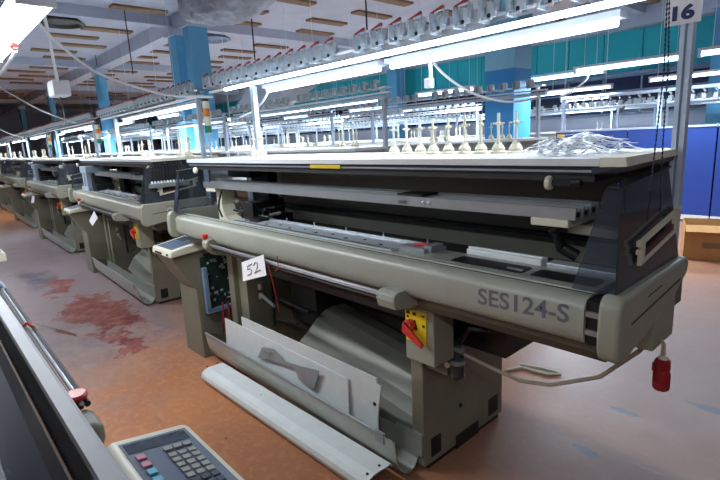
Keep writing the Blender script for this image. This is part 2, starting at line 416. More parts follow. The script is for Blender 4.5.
STK0, STK1 = pix(310, 165, 1.503)[0], pix(340, 165, 1.503)[0]
def make_machine():
    root = empty('knitting_machine', O)
    def B(mb, name, m, par=None, **k): return mb.build(name, m, par or root, O, **k)
    # front cover with curved face
    prof = [(1.50, 1.11), (1.452, 1.12), (1.450, 1.141), (1.425, 1.143), (1.423, 1.136), (1.395, 1.136), (1.374, 1.131), (1.362, 1.12), (1.357, 1.105), (1.357, 1.04), (1.364, 1.015), (1.376, 0.998), (1.392, 0.990), (1.43, 0.992), (1.5, 1.03)]
    cov = B(MB().prism(prof, XL, XR), 'front_cover', M_COVER, smooth=True)
    B(MB().box(XL, XR, 1.417, 1.423, 1.13, 1.1375), 'seam_strip', M_DARK, cov)
    # body under the cover
    B(MB().prism([(1.425, 1.0), (1.425, 0.955), (1.46, 0.915), (2.2, 0.915), (2.2, 1.05), (1.5, 1.05)], XL + 0.03, XR + 0.03), 'apron', M_APRON)
    B(MB().box(XL, XR, 1.5, 1.98, 1.03, 1.075), 'bed_floor', M_DARK)
    # needle bed
    nb = B(MB().box(-2.85, -1.42, 1.452, 1.60, 1.075, 1.146), 'needle_bed', M_BED)
    sm = MB()
    for i in range(70):
        x = -2.82 + i * 0.02; sm.box(x, x + 0.005, 1.462, 1.482, 1.146, 1.1475)
    for i in range(6):
        x = -2.75 + i * 0.24; sm.box(x, x + 0.02, 1.50, 1.512, 1.146, 1.149); sm.box(x + 0.11, x + 0.122, 1.53, 1.54, 1.146, 1.149)
    B(sm, 'scale_marking', M_DARK, nb)
    B(MB().box(-2.85, -1.25, 1.60, 1.612, 1.11, 1.158), 'bed_edge', M_STEEL)
    for i in range(6): B(MB().tube([(-2.7 + i * 0.27, 1.606, 1.15), (-2.7 + i * 0.27, 1.606, 1.175)], 0.004, 6), 'edge_pin', M_STEEL)
    # slotted cover plates at the right half of the bed
    B(MB().box(-1.42, XR, 1.452, 1.60, 1.075, 1.142), 'bed_plate', M_SHEETM)
    for (a, b) in ((-1.13, -0.83), (-0.80, -0.585)):
        B(MB().prism([(a, 1.478), (a + 0.012, 1.47), (b - 0.012, 1.47), (b, 1.478), (b, 1.55), (b - 0.012, 1.56), (a + 0.012, 1.56), (a, 1.55)], 1.128, 1.1435, 'z'), 'slot', M_BLACK)
    B(MB().box(-0.90, -0.84, 1.50, 1.51, 1.1435, 1.147), 'slot_strip', M_ALU)
    B(MB().box(-1.15, -0.83, 1.61, 1.665, 1.09, 1.160).box(-1.15, -0.83, 1.622, 1.632, 1.16, 1.168), 'white_bar', M_WHITE, bevel=0.003)
    B(MB().box(-0.81, XR, 1.61, 1.67, 1.09, 1.155), 'bar', M_BED, bevel=0.003)
    B(MB().box(-1.42, -1.28, 1.50, 1.56, 1.136, 1.16).box(-1.30, -1.26, 1.52, 1.6, 1.13, 1.17), 'slider', M_GREYMET)
    B(MB().tube([(-1.36, 1.53, 1.165), (-1.30, 1.55, 1.168)], 0.008, 6), 'slider_tip', M_RED)
    # back panel of the working opening
    B(MB().box(-3.2, XR + 0.03, 1.97, 1.99, 1.06, 1.49), 'back_panel', M_BACK)
    B(MB().box(-3.2, XR + 0.03, 1.955, 1.97, 1.43, 1.475), 'back_lip', M_APRON)
    B(MB().box(-3.2, XR, 1.93, 1.97, 1.175, 1.19), 'back_ledge', M_BLACK)
    B(MB().box(XL, -3.2, 1.965, 1.985, 1.06, 1.49), 'back_side_panel', M_LTBLUE)
    B(MB().box(-3.28, -3.05, 1.88, 1.95, 1.06, 1.47), 'inner_post', M_BLACK)
    B(MB().box(-3.45, -3.12, 1.78, 1.9, 1.38, 1.47).tube([(-3.2, 1.8, 1.39), (-3.15, 1.78, 1.33), (-3.3, 1.75, 1.31), (-3.4, 1.75, 1.35)], 0.008, 6), 'cam_motor', M_BLACK)
    B(MB().tube([(-2.93, 1.9, 1.46), (-2.9, 1.88, 1.25), (-2.86, 1.84, 1.17)], 0.014, 8), 'cable_hose', M_CREAM, smooth=True)
    # black knitting carriage
    cb = MB().box(-3.0, -2.62, 1.62, 1.78, 1.09, 1.17).box(-2.86, -2.74, 1.56, 1.8, 1.15, 1.25).box(-2.8, -2.62, 1.53, 1.6, 1.13, 1.16)
    rr = random.Random(3)
    for i in range(16):
        p = [(-2.82 + rr.uniform(-.2, .2), 1.66 + rr.uniform(-.1, .1), 1.17 + rr.uniform(-.06, .05)) for _ in range(3)]
        cb.tube(p, 0.008, 5)
    car = B(cb, 'carriage', M_BLACK)
    B(MB().box(-2.70, -2.6, 1.50, 1.53, 1.14, 1.15).tube([(-2.6, 1.6, 1.18), (-2.5, 1.62, 1.2)], 0.01, 6), 'carriage_arm', M_DARK, car)
    # four yarn carrier rails
    for i in range(4):
        y = 1.535 + i * 0.058
        r = MB().box(-3.36, -0.68, y, y + 0.040, 1.328, 1.336).box(-3.36, -0.68, y, y + 0.008, 1.336, 1.368).box(-3.36, -0.68, y + 0.032, y + 0.040, 1.336, 1.362)
        rl = B(r, 'carrier_rail', M_ALU)
        B(MB().box(-0.70, -0.679, y + 0.008, y + 0.032, 1.337, 1.352), 'rail_plug', M_BLACK, rl)
    B(MB().box(-0.83, -0.70, 1.53, 1.74, 1.302, 1.328), 'rail_shoe', M_CREAM, bevel=0.003)
    B(MB().box(-3.34, -3.2, 1.54, 1.72, 1.30, 1.328).prism([(-3.31, 1.3), (-3.22, 1.3), (-3.24, 1.2), (-3.2, 1.12), (-3.05, 1.08), (-3.3, 1.08)], 1.6, 1.7, 'y'), 'rail_bracket', M_CREAM, bevel=0.004)
    B(MB().tube([(-3.22, 1.6, 1.3), (-3.19, 1.56, 1.24), (-3.21, 1.56, 1.18), (-3.15, 1.55, 1.13)], 0.007, 6), 'bracket_cord', M_BLACK, smooth=True)
    B(MB().tube([(-0.78, 1.66, 1.30), (-0.81, 1.66, 1.26), (-0.79, 1.68, 1.20), (-0.74, 1.7, 1.17)], 0.022, 10), 'rubber_hose', M_BLACK, smooth=True)
    B(MB().hexa([(-0.78, 1.7, 1.25), (-0.58, 1.74, 1.235), (-0.58, 1.80, 1.235), (-0.78, 1.76, 1.25)], [(-0.78, 1.7, 1.29), (-0.58, 1.74, 1.262), (-0.58, 1.80, 1.262), (-0.78, 1.76, 1.29)]), 'yarn_arm', M_CREAM, bevel=0.004)
    B(MB().box(-1.47, -1.33, 1.55, 1.66, 1.368, 1.376).box(-1.45, -1.40, 1.535, 1.545, 1.335, 1.35), 'yarn_carrier', M_BLACK)
    for x in (-1.31, -1.28): B(MB().lathe([(0.009, 0), (0.009, -0.012), (0.005, -0.014)], (x, 1.545, 1.345), 10, 'y'), 'rail_screw', M_STEEL)
    # table
    tb = B(MB().box(-3.52, -0.60, 1.5, 2.1, 1.503, 1.527), 'table', M_WHITE, bevel=0.002)
    B(MB().hexa([(-0.60, 1.5, 1.500), (-0.51, 1.462, 1.506), (-0.51, 1.92, 1.512), (-0.60, 2.1, 1.503)], [(-0.60, 1.5, 1.529), (-0.515, 1.462, 1.532), (-0.515, 1.92, 1.532), (-0.60, 2.1, 1.529)]), 'table_end', M_CREAM, tb)
    B(MB().box(-3.5, -0.56, 1.512, 1.54, 1.478, 1.503).hexa([(-0.62, 1.495, 1.482), (-0.52, 1.475, 1.49), (-0.52, 1.9, 1.495), (-0.62, 1.9, 1.482)], [(-0.62, 1.495, 1.5), (-0.515, 1.47, 1.506), (-0.515, 1.9, 1.512), (-0.62, 1.9, 1.5)]), 'fascia', M_NAVY, tb)
    B(MB().box(-3.5, -0.62, 1.507, 1.513, 1.484, 1.491), 'fascia_line', M_ALU, tb)
    B(MB().tube([(-1.53, 1.53, 1.478), (-0.70, 1.53, 1.478)], 0.006, 8), 'curtain_rod', M_CREAM, tb, smooth=True)
    B(MB().box(STK0, STK1, 1.502, 1.508, 1.482, 1.4995), 'warning_sticker', M_YELLOW, tb)
    B(MB().box(-3.5, -0.62, 1.52, 1.98, 1.455, 1.478), 'under_table', M_DARK, tb)
    rl = B(MB().lathe([(0.012, -0.012), (0.022, -0.008), (0.024, 0), (0.022, 0.008), (0.012, 0.012)], (-0.762, 1.52, 1.448), 14, 'x'), 'guide_roller', M_CREAM, smooth=True)
    B(MB().box(-0.75, -0.69, 1.51, 1.53, 1.44, 1.46).tube([(-0.69, 1.52, 1.45), (-0.66, 1.52, 1.452)], 0.012, 8), 'roller_bracket', M_BLACK, rl)
    B(MB().lathe([(0.010, -0.012), (0.020, -0.008), (0.022, 0), (0.020, 0.008), (0.010, 0.012)], (-3.16, 1.40, 1.462), 14, 'y'), 'guide_roller', M_CREAM, smooth=True)
    # end bumpers
    bp = [(1.312, 1.10), (1.318, 1.145), (1.34, 1.168), (1.90, 1.172), (1.925, 1.15), (1.91, 1.11), (1.77, 1.05), (1.5, 0.995), (1.35, 0.972), (1.325, 0.985), (1.312, 1.02)]
    b1 = B(MB().prism(bp, -0.512, -0.452), 'end_bumper', M_OLIVE, bevel=0.012, seg=3, smooth=True)
    gr = MB()
    gr.hexa([(-0.4545, 1.40, 1.075), (-0.4545, 1.83, 1.105), (-0.4545, 1.83, 1.112), (-0.4545, 1.40, 1.080)], [(-0.451, 1.40, 1.075), (-0.451, 1.83, 1.105), (-0.451, 1.83, 1.112), (-0.451, 1.40, 1.080)])
    gr.hexa([(-0.4545, 1.52, 1.125), (-0.4545, 1.64, 1.13), (-0.4545, 1.64, 1.134), (-0.4545, 1.52, 1.128)], [(-0.451, 1.52, 1.125), (-0.451, 1.64, 1.13), (-0.451, 1.64, 1.134), (-0.451, 1.52, 1.128)])
    B(gr, 'scuff_groove', M_DARK, b1)
    B(MB().box(XR, -0.512, 1.372, 1.9, 1.0, 1.13), 'bumper_bracket', M_BLACK)
    B(MB().box(XR + 0.002, -0.512, 1.362, 1.372, 1.085, 1.10).box(XR + 0.002, -0.512, 1.362, 1.372, 1.03, 1.045), 'hinge', M_ALU)
    B(MB().prism(bp, XL - 0.055, XL - 0.005), 'end_bumper', M_OLIVE, bevel=0.010, seg=3, smooth=True)
    # clear guards at the ends
    def guard(sg, xo, xi, sm_=None):
        g = MB()
        a = [(xo, 1.355, 1.165), (xo, 1.89, 1.172), (xo - sg * 0.025, 1.80, 1.478), (xo - sg * 0.025, 1.41, 1.452)]
        g.hexa(a, [(p[0] - sg * 0.005, p[1], p[2]) for p in a])
        gd = B(g, 'side_guard', sm_ or M_SMOKE)
        f = [(xo - sg * 0.002, 1.352, 1.165), (xi, 1.352, 1.165), (xo - sg * 0.065, 1.408, 1.452), (xo - sg * 0.025, 1.408, 1.452)]
        B(MB().hexa(f, [(p[0], p[1] + 0.005, p[2]) for p in f]), 'front_guard', M_CLEAR, gd)
        t = [(xo - sg * 0.02, 1.40, 1.45), (xo - sg * 0.06, 1.40, 1.45), (xo - sg * 0.06, 1.81, 1.478), (xo - sg * 0.02, 1.81, 1.478)]
        B(MB().hexa(t, [(p[0], p[1], p[2] + 0.005) for p in t]), 'guard_top', M_SMOKE, gd)
        return gd
    gd = guard(1, -0.478, -0.60)
    guard(-1, XL - 0.012, XL + 0.06, M_CLEAR)
    # paper holder on the right guard
    hb = MB()
    def plate(y0, y1, z0, z1, x0=-0.478, x1=-0.466, sl=0.16):
        q = lambda y, z: (y, z + (y - 1.50) * sl)
        p = [(q(y0, z0)), (q(y1, z0)), (q(y1, z1)), (q(y0, z1))]
        hb.hexa([(x0, *a) for a in p], [(x1, *a) for a in p])
    plate(1.50, 1.80, 1.285, 1.297); plate(1.50, 1.80, 1.225, 1.237); plate(1.49, 1.515, 1.225, 1.297); plate(1.785, 1.81, 1.225, 1.297)
    plate(1.475, 1.50, 1.262, 1.275); plate(1.475, 1.49, 1.285, 1.30); plate(1.80, 1.83, 1.262, 1.274); plate(1.815, 1.835, 1.285, 1.3)
    hl = B(hb, 'paper_holder', M_CREAM, gd)
    hb = MB(); plate(1.52, 1.78, 1.238, 1.256, -0.478, -0.470); B(hb, 'holder_strip', M_BURG, hl)
    # pedestals
    pd = B(MB().box(-1.475, -1.40, 1.61, 2.30, 0.02, 0.92), 'pedestal', M_BASE, bevel=0.006)
    for c_ in ((1.66, 1.735, 0.055, 0.155), (2.16, 2.25, 0.055, 0.155), (1.86, 2.06, 0.0, 0.075)): B(MB().box(-1.401, -1.397, *c_), 'cutout', M_BLACK, pd)
    B(MB().lathe([(0.012, 0.0), (0.012, 0.006), (0.006, 0.008)], (-1.40, 1.90, 0.235), 10, 'x'), 'bolt', M_BLACK, pd)
    B(MB().box(-1.47, -1.405, 1.64, 2.27, 0.0, 0.02), 'foot', M_BLACK, pd)
    p2 = MB().box(-3.30, -3.22, 1.62, 2.30, 0.0, 0.95).box(-3.10, -3.03, 1.62, 2.30, 0.0, 0.95).box(-3.22, -3.10, 1.66, 2.30, 0.0, 0.95)
    B(p2, 'pedestal', M_BASE, bevel=0.004)
    B(MB().box(-3.03, -1.72, 2.22, 2.26, 0.0, 0.93), 'rear_panel', M_DARK)
    B(MB().box(-3.03, -1.475, 1.60, 1.64, 0.78, 0.93), 'front_beam', M_DARK)
    inn = MB().box(-2.9, -2.6, 1.9, 2.2, 0.35, 0.75).tube([(-3.0, 1.8, 0.52), (-2.55, 1.8, 0.50)], 0.012, 8).tube([(-2.95, 1.8, 0.35), (-2.7, 1.8, 0.38)], 0.01, 8)
    inn.tube([(-2.97, 1.78, 0.3), (-2.97, 1.78, 0.8)], 0.012, 8)
    B(inn, 'drive_unit', M_DARK)
    B(MB().tube([(-2.98, 1.70, 0.56), (-2.78, 1.68, 0.52)], 0.012, 8).lathe([(0.02, -.02), (0.02, .02)], (-2.98, 1.70, 0.62), 8).lathe([(0.018, -.02), (0.018, .02)], (-2.98, 1.70, 0.55), 8), 'drive_rod', M_STEEL, smooth=True)
    # cloth chute: bent sheet between the pedestals
    chm = MB().sheet([(2.16, 0.45), (2.05, 0.465), (1.98, 0.455), (1.9, 0.415), (1.82, 0.345), (1.75, 0.30), (1.70, 0.22), (1.665, 0.17)], 0.004, -2.6, -1.48)
    chm.v = [(x, y, z - (x + 2.6) * 0.15) for (x, y, z) in chm.v]
    B(chm, 'cloth_chute', M_CHUTE, smooth=True)
    B(MB().hexa([(-1.52, 1.62, 0.10), (-1.48, 1.62, 0.10), (-1.48, 1.9, 0.22), (-1.52, 1.9, 0.22)], [(-1.52, 1.62, 0.125), (-1.48, 1.62, 0.125), (-1.48, 1.9, 0.245), (-1.52, 1.9, 0.245)]), 'chute_bracket', M_APRON)
    # trough in front of the pedestals
    arc = [(1.446, 0.222), (1.452, 0.16), (1.462, 0.10), (1.482, 0.055), (1.51, 0.025), (1.545, 0.014), (1.58, 0.025), (1.605, 0.06), (1.615, 0.11), (1.618, 0.165)]
    tr = B(MB().sheet(arc, 0.005, -3.42, -1.44), 'trough', M_SHEETM, smooth=True)
    B(MB().tube([(-3.42, 1.446, 0.224), (-1.56, 1.446, 0.224)], 0.010, 8), 'rolled_rim', M_ALU, tr, smooth=True)
    B(MB().prism([(1.600, 0.08), (1.609, 0.08), (1.609, 0.20), (1.600, 0.20)], -1.58, -1.41), 'trough_flange', M_SHEETM, tr)
    B(MB().prism([(1.441, 0.18), (1.455, 0.18), (1.455, 0.236), (1.441, 0.236)], -1.57, -1.51), 'trough_clip', M_GREYMET, tr)
    B(MB().prism(arc, -3.425, -3.418), 'trough_end', M_APRON, tr)
    # control console
    cp = [(1.44, 0.0), (1.76, 0.0), (1.76, 0.875), (1.29, 0.838), (1.30, 0.80), (1.44, 0.56)]
    cs = B(MB().prism(cp, -3.80, -3.475), 'console', M_BASE, bevel=0.006)
    hd = [(1.268, 0.838), (1.76, 0.873), (1.76, 0.925), (1.56, 0.93), (1.275, 0.885)]
    ch = B(MB().prism(hd, -3.812, -3.455), 'console_head', M_CREAM, cs, bevel=0.008)
    def on_head(x0, x1, y0, y1, t0, t1):
        z = lambda y: 0.885 + (y - 1.275) * (0.045 / 0.285)
        lo = [(x0, y0, z(y0) + t0), (x1, y0, z(y0) + t0), (x1, y1, z(y1) + t0), (x0, y1, z(y1) + t0)]
        return lo, [(p[0], p[1], p[2] + t1 - t0) for p in lo]
    B(MB().hexa(*on_head(-3.775, -3.50, 1.30, 1.53, -0.001, 0.002)), 'keypad', M_KEYPAD, ch)
    B(MB().hexa(*on_head(-3.76, -3.62, 1.44, 1.52, 0.002, 0.003)), 'display', M_LCD, ch)
    B(MB().box(-3.74, -3.62, 1.2655, 1.269, 0.848, 0.862).lathe([(0.008, 0), (0.008, -0.008)], (-3.50, 1.268, 0.86), 8, 'y'), 'head_switch', M_DARK, ch)
    B(MB().lathe([(0.010, 0), (0.010, 0.008)], (-3.455, 1.62, 0.90), 8, 'x'), 'green_button', M_GREEN, ch)
    B(MB().box(-3.476, -3.472, 1.52, 1.66, 0.77, 0.82), 'vent', M_DARK, cs)
    pb = B(MB().box(-3.476, -3.468, 1.49, 1.75, 0.34, 0.80), 'circuit_board', M_PCB)
    pc = MB(); rr = random.Random(5)
    for i in range(30):
        y = rr.uniform(1.53, 1.73); z = rr.uniform(0.42, 0.77); pc.box(-3.468, -3.455, y, y + rr.uniform(.008, .03), z, z + rr.uniform(.006, .02))
    B(pc, 'board_components', M_KEYG, pb)
    B(MB().box(-3.468, -3.43, 1.49, 1.52, 0.38, 0.72).box(-3.468, -3.43, 1.49, 1.75, 0.36, 0.39), 'board_tray', M_BLUEG)
    B(MB().tube([(-3.44, 1.62, 0.42), (-3.42, 1.60, 0.28), (-3.44, 1.60, 0.12)], 0.008, 6).tube([(-3.43, 1.66, 0.42), (-3.40, 1.64, 0.25), (-3.38, 1.62, 0.15), (-3.44, 1.60, 0.06)], 0.006, 6), 'board_wires', M_REDWIRE, smooth=True)
    B(MB().box(-3.46, -3.31, 1.80, 2.2, 0.0, 0.9), 'dark_backing', M_DARK)  # dark box added for the darkness between console and pedestal
    # start/stop rail in front
    for (y, z, m, r) in ((1.322, 1.003, M_STEEL, 0.007), (1.335, 0.988, M_STEEL, 0.006), (1.34, 0.970, M_BLACK, 0.007)):
        B(MB().tube([(-2.93, y, z), (-1.30, y, z)], r, 8), 'stop_rail', m, smooth=True)
    kb = B(MB().prism([(1.30, 0.98), (1.35, 0.93), (1.47, 0.90), (1.47, 0.98), (1.40, 1.04), (1.33, 1.04), (1.30, 1.02)], -2.97, -2.90), 'rail_holder', M_OLIVE, bevel=0.008)
    B(MB().lathe([(0.012, 0), (0.014, 0.02), (0.022, 0.024), (0.022, 0.034), (0.014, 0.038)], (-2.95, 1.32, 1.03), 12), 'stop_knob', M_RED, kb, smooth=True)
    B(MB().prism([(1.29, 0.99), (1.30, 0.955), (1.38, 0.94), (1.48, 0.94), (1.48, 0.98), (1.40, 1.02), (1.32, 1.025), (1.295, 1.015)], -1.36, -1.26), 'rail_block', M_COVER, bevel=0.006)
    # power switch box
    sb = B(MB().prism([(1.485, 0.655), (1.62, 0.655), (1.62, 0.96), (1.52, 0.955), (1.485, 0.925)], -1.385, -1.225), 'switch_box', M_OLIVE, bevel=0.005)
    yp = B(MB().box(-1.378, -1.262, 1.480, 1.486, 0.745, 0.89), 'switch_plate', M_YELLOW, sb)
    for c_ in ((-1.37, -1.352, 0.868, 0.884), (-1.335, -1.315, 0.868, 0.882), (-1.285, -1.27, 0.872, 0.878), (-1.368, -1.358, 0.852, 0.862), (-1.281, -1.270, 0.825, 0.836)):
        B(MB().box(c_[0], c_[1], 1.478, 1.481, c_[2], c_[3]), 'printed_mark', M_BLACK, yp)
    B(MB().hexa([(-1.335, 1.478, 0.84), (-1.318, 1.478, 0.80), (-1.31, 1.478, 0.81), (-1.322, 1.478, 0.85)], [(-1.335, 1.481, 0.84), (-1.318, 1.481, 0.80), (-1.31, 1.481, 0.81), (-1.322, 1.481, 0.85)]), 'printed_mark', M_BLACK, yp)
    hh = B(MB().lathe([(0.027, 0.0), (0.027, -0.03), (0.022, -0.036)], (-1.345, 1.48, 0.822), 16, 'y'), 'switch_handle', M_RED, sb, smooth=True)
    B(MB().hexa([(-1.362, 1.452, 0.845), (-1.372, 1.452, 0.80), (-1.252, 1.448, 0.752), (-1.245, 1.448, 0.768)], [(-1.350, 1.432, 0.848), (-1.360, 1.432, 0.80), (-1.252, 1.430, 0.752), (-1.244, 1.430, 0.768)]), 'handle_lever', M_RED, hh, bevel=0.004)
    # air valve jar beside the switch
    vj = B(MB().lathe([(0.02, -0.075), (0.034, -0.06), (0.036, 0.0), (0.03, 0.012), (0.03, 0.03), (0.014, 0.04), (0.012, 0.08), (0.02, 0.082), (0.02, 0.095)], (-1.235, 1.655, 0.615), 14), 'air_valve', M_SMOKE, smooth=True)
    B(MB().lathe([(0.038, 0.0), (0.038, 0.02)], (-1.235, 1.655, 0.615), 14), 'valve_fitting', M_GREYMET, vj)
    B(MB().lathe([(0.015, 0), (0.015, -0.02)], (-1.25, 1.62, 0.62), 8, 'y'), 'valve_screw', M_STEEL, vj)
    B(MB().box(-1.265, -1.205, 1.64, 1.67, 0.675, 0.695), 'valve_cross', M_GREYMET, vj)
    B(MB().box(-1.40, -1.27, 1.63, 1.65, 0.55, 0.72), 'valve_plate', M_APRON, vj)
    B(MB().box(-1.40, -1.05, 1.75, 2.1, 0.66, 0.915).box(-1.05, -0.85, 1.85, 2.0, 0.78, 0.915).tube([(-1.22, 1.66, 0.72), (-1.16, 1.64, 0.80), (-1.02, 1.68, 0.82)], 0.012, 6), 'motor_block', M_BLACK)
    # cable box under the right bumper
    B(MB().box(-0.53, -0.468, 1.66, 1.86, 0.90, 1.10), 'cable_box', M_OLIVE, bevel=0.004)
    make_stand(root, O, 26)
    return root

A1 = make_machine()
tag(A1, 'large olive-grey flat knitting machine lettered SES124-S, nearest in the row', 'knitting machine', 'knitting machines along the aisle')
remap()
# lettering on the cover (raised graphic strip on the curved face)
XT = -0.922
tm = frame_mat((XT - O.x, 1.3562 - O.y, 1.046 - O.z), (1, 0, 0.03), (0, 0, 1), (0, -1, 0.0))
lt = text_part('model_lettering', 'SES124-S', 0.082, M_LETTER, A1, tm, weight=0.018, fit=(0.315, 0.058))

SKIP = ('model_lettering', 'circuit_board', 'board_tray', 'board_wires', 'carriage', 'warning_sticker', 'cable_hose', 'rail_glow')
row_lab = ['', 'second olive-grey knitting machine in the row, pentagon mark on its end bumper', 'third knitting machine in the aisle row, next beyond the one with pentagon mark',
           'fourth knitting machine along the aisle, near the far left edge', 'fifth knitting machine along the aisle, mostly hidden behind the fourth', 'sixth and farthest knitting machine of the aisle row']
ROW = [(0, 0, 0), (-3.72, 0.10, -0.04), (-7.55, 0.2, -0.02), (-11.4, 0.3, -0.02), (-15.2, 0.42, -0.02), (-19.0, 0.55, -0.02)]
MACH = [A1]
for k in range(1, 6):
    c = copy_tree(A1, skip=SKIP)
    c.location = O + Vector((ROW[k][0], ROW[k][1], 0)); c.rotation_euler.z = ROW[k][2]; c['label'] = row_lab[k]; MACH.append(c)
def P(mb, name, m, root, **k):   # part given in first-machine coordinates
    return mb.build(name, m, root, O, **k)
A2 = MACH[1]
# blue-grey cam carriage seen on the second machine, comb of yarn feeders near its right end
for mm in (MACH[1], MACH[2]):
    cg = P(MB().box(-3.3, -3.24, 1.46, 1.6, 1.15, 1.40).box(-3.14, -3.08, 1.46, 1.6, 1.15, 1.40).box(-3.34, -3.02, 1.45, 1.72, 1.36, 1.44).box(-3.36, -3.0, 1.45, 1.7, 1.13, 1.19), 'cam_carriage', M_LTBLUE, mm, bevel=0.006)
    P(MB().box(-3.0, -2.8, 1.5, 1.7, 1.12, 1.22).hexa([(-3.02, 1.5, 1.19), (-2.8, 1.5, 1.15), (-2.8, 1.7, 1.15), (-3.02, 1.7, 1.19)], [(-3.02, 1.5, 1.36), (-2.95, 1.5, 1.36), (-2.95, 1.7, 1.36), (-3.02, 1.7, 1.36)]), 'carriage_head', M_BLACK, cg)
for i in range(11):
    y = 1.43 + i * 0.026
    P(MB().tube([(-0.452, y, 1.50), (-0.44, y + 0.004, 1.44), (-0.446, y - 0.004, 1.35)], 0.006, 5), 'yarn_strand', M_BLACK, A2)
P(MB().box(-0.462, -0.43, 1.40, 1.74, 1.295, 1.31).box(-0.435, -0.43, 1.40, 1.74, 1.31, 1.33), 'feeder_comb', M_ALU, A2)
for i in range(11): P(MB().lathe([(0.010, 0), (0.012, 0.02), (0.006, 0.04)], (-0.447, 1.43 + i * 0.026, 1.31), 8), 'feeder', M_WHITE, A2)
P(MB().tube([(-0.451, 1.55 + 0.026 * math.cos(a), 1.09 + 0.026 * math.sin(a)) for a in [PI * 2 * i / 5 + 0.3 for i in range(6)]], 0.0025, 5), 'emblem', M_WHITE, A2)
# signal lamps on the right-hand posts of the second, third and fourth machine
for mm in MACH[1:4]:
    sx_, sy_ = -0.40, 1.95
    s = P(MB().lathe([(0.032, 0), (0.032, 0.012)], (sx_, sy_, 1.715), 14).lathe([(0.007, -0.18), (0.007, 0)], (sx_, sy_, 1.715), 8).box(-0.53, sx_ + 0.01, sy_ - 0.02, sy_ - 0.008, 1.60, 1.63), 'signal_lamp', M_FRAME, mm)
    for (z, h, m, nm) in ((1.728, 0.06, M_GREEN, 'green_lens'), (1.79, 0.075, M_LENSW, 'white_lens'), (1.867, 0.065, M_ORANGE, 'orange_lens'), (1.934, 0.06, M_LENSW, 'cream_lens')):
        P(MB().lathe([(0.03, 0), (0.03, h)], (sx_, sy_, z), 14), nm, m, s, smooth=True)
    P(MB().lathe([(0.031, 0), (0.028, 0.014), (0.012, 0.02)], (sx_, sy_, 1.994), 14), 'lamp_cap', M_BLACK, s)

# ------------------------------------------------------------------ yarn spindles on tables
def make_spindle():
    r = empty('yarn_spindle', (0, 0, 0))
    MB().lathe([(0.034, 0), (0.034, 0.006), (0.025, 0.012), (0.027, 0.02), (0.018, 0.036), (0.014, 0.04), (0.014, 0.046)], (0, 0, 0), 16).build('base', M_SPIND, r, smooth=True)
    MB().tube([(0, 0, 0.04), (0, 0, 0.165)], 0.006, 8).build('rod', M_SPIND, r)
    MB().lathe([(0.006, 0), (0.012, 0.002), (0.012, 0.012), (0.006, 0.014)], (0, 0, 0.115), 10).box(-0.024, 0.024, -0.004, 0.004, 0.12, 0.127).build('collar', M_SPIND, r)
    return r
SP = make_spindle(); remap()
used = [False]
def spindle(x, y, z, label, group, s=1.0):
    o = SP if not used[0] else copy_tree(SP)
    used[0] = True
    o.location = (x, y, z); o.rotation_euler.z = random.uniform(0, 3); o.scale = (s, s, s)
    return tag(o, label, 'spindle', group)
for i, x in enumerate((-1.07, -1.155, -1.245, -1.335, -1.43, -1.525, -1.61, -1.705, -1.80)):
    spindle(x, 1.84 + 0.006 * i, 1.5285, '%s cream yarn spindle from the right end of the white table on the nearest machine' % ORD[i], 'yarn spindles on the nearest machine')
for i, x in enumerate((-3.13, -3.03, -2.95)):
    spindle(x, 1.84 - 0.02 * i, 1.5285, 'cream yarn spindle, %s from the left post of the nearest machine' % ORD[i], 'yarn spindles by the left post', 1.0)
for k in range(1, 6):
    for i in range(7):
        x = (-0.75 - 0.1 * i if i < 4 else -1.75 - 0.12 * (i - 4))
        spindle(x + ROW[k][0], 1.85 + ROW[k][1] + 0.03 * (i % 2), 1.5285, '%s cream spindle from the right on the table of the %s aisle machine' % (ORD[i].capitalize(), ORD[k]), 'yarn spindles on the %s aisle machine' % ORD[k], 1.1)

# ------------------------------------------------------------------ loose things around the nearest machine
def thing_mesh(mb, name, m, label, cat, origin=(0, 0, 0), group=None, **k):
    o = mb.build(name, m, None, origin, **k); o.location = origin
    return tag(o, label, cat, group)
# white boards standing in the trough
b1 = MB().hexa([(-3.18, 1.487, 0.06), (-1.82, 1.487, 0.06), (-1.82, 1.493, 0.06), (-3.18, 1.493, 0.06)], [(-3.18, 1.500, 0.39), (-1.82, 1.500, 0.39), (-1.82, 1.506, 0.39), (-3.18, 1.506, 0.39)])
thing_mesh(b1, 'white_board', M_BOARD, 'long white board standing in the trough, in front of the taller one', 'board', (-2.5, 1.49, 0.045), 'white boards in the trough')
b2 = MB().prism([(-2.95, 0.05), (-1.62, 0.05), (-1.62, 0.24), (-1.585, 0.43), (-1.615, 0.43), (-1.617, 0.462), (-2.95, 0.452)], 1.512, 1.520, 'y')
bo = thing_mesh(b2, 'white_board', M_BOARD, 'taller white board behind in the trough, with a black dot at its right end', 'board', (-2.3, 1.515, 0.05), 'white boards in the trough')
MB().lathe([(0.011, 0), (0.011, -0.002)], (-1.635, 1.512, 0.315), 12, 'y').build('black_mark', M_BLACK, bo, (-2.3, 1.515, 0.05))
# grey bracket lying in the trough
bp = [pix(u, v, 1.475) for (u, v) in ((257.5, 357.5), (262.5, 347), (274, 349.5), (282, 357.5), (283, 361), (300, 366), (319, 371), (314, 389), (299, 380), (294, 367.5), (275, 361))]
g = MB(); n = len(bp)
g.add([*bp, *[(p[0], p[1] + 0.004, p[2]) for p in bp]], [list(range(n)), list(range(n, 2 * n))[::-1]] + [(i, (i + 1) % n, n + (i + 1) % n, n + i) for i in range(n)])
q = bp[1]; g.box(q[0] - 0.0, q[0] + 0.10, 1.465, 1.477, q[2] - 0.012, q[2] - 0.006)
thing_mesh(g, 'metal_bracket', M_GREYMET, 'bent grey metal bracket leaning against the white boards in the trough', 'bracket', bp[9])
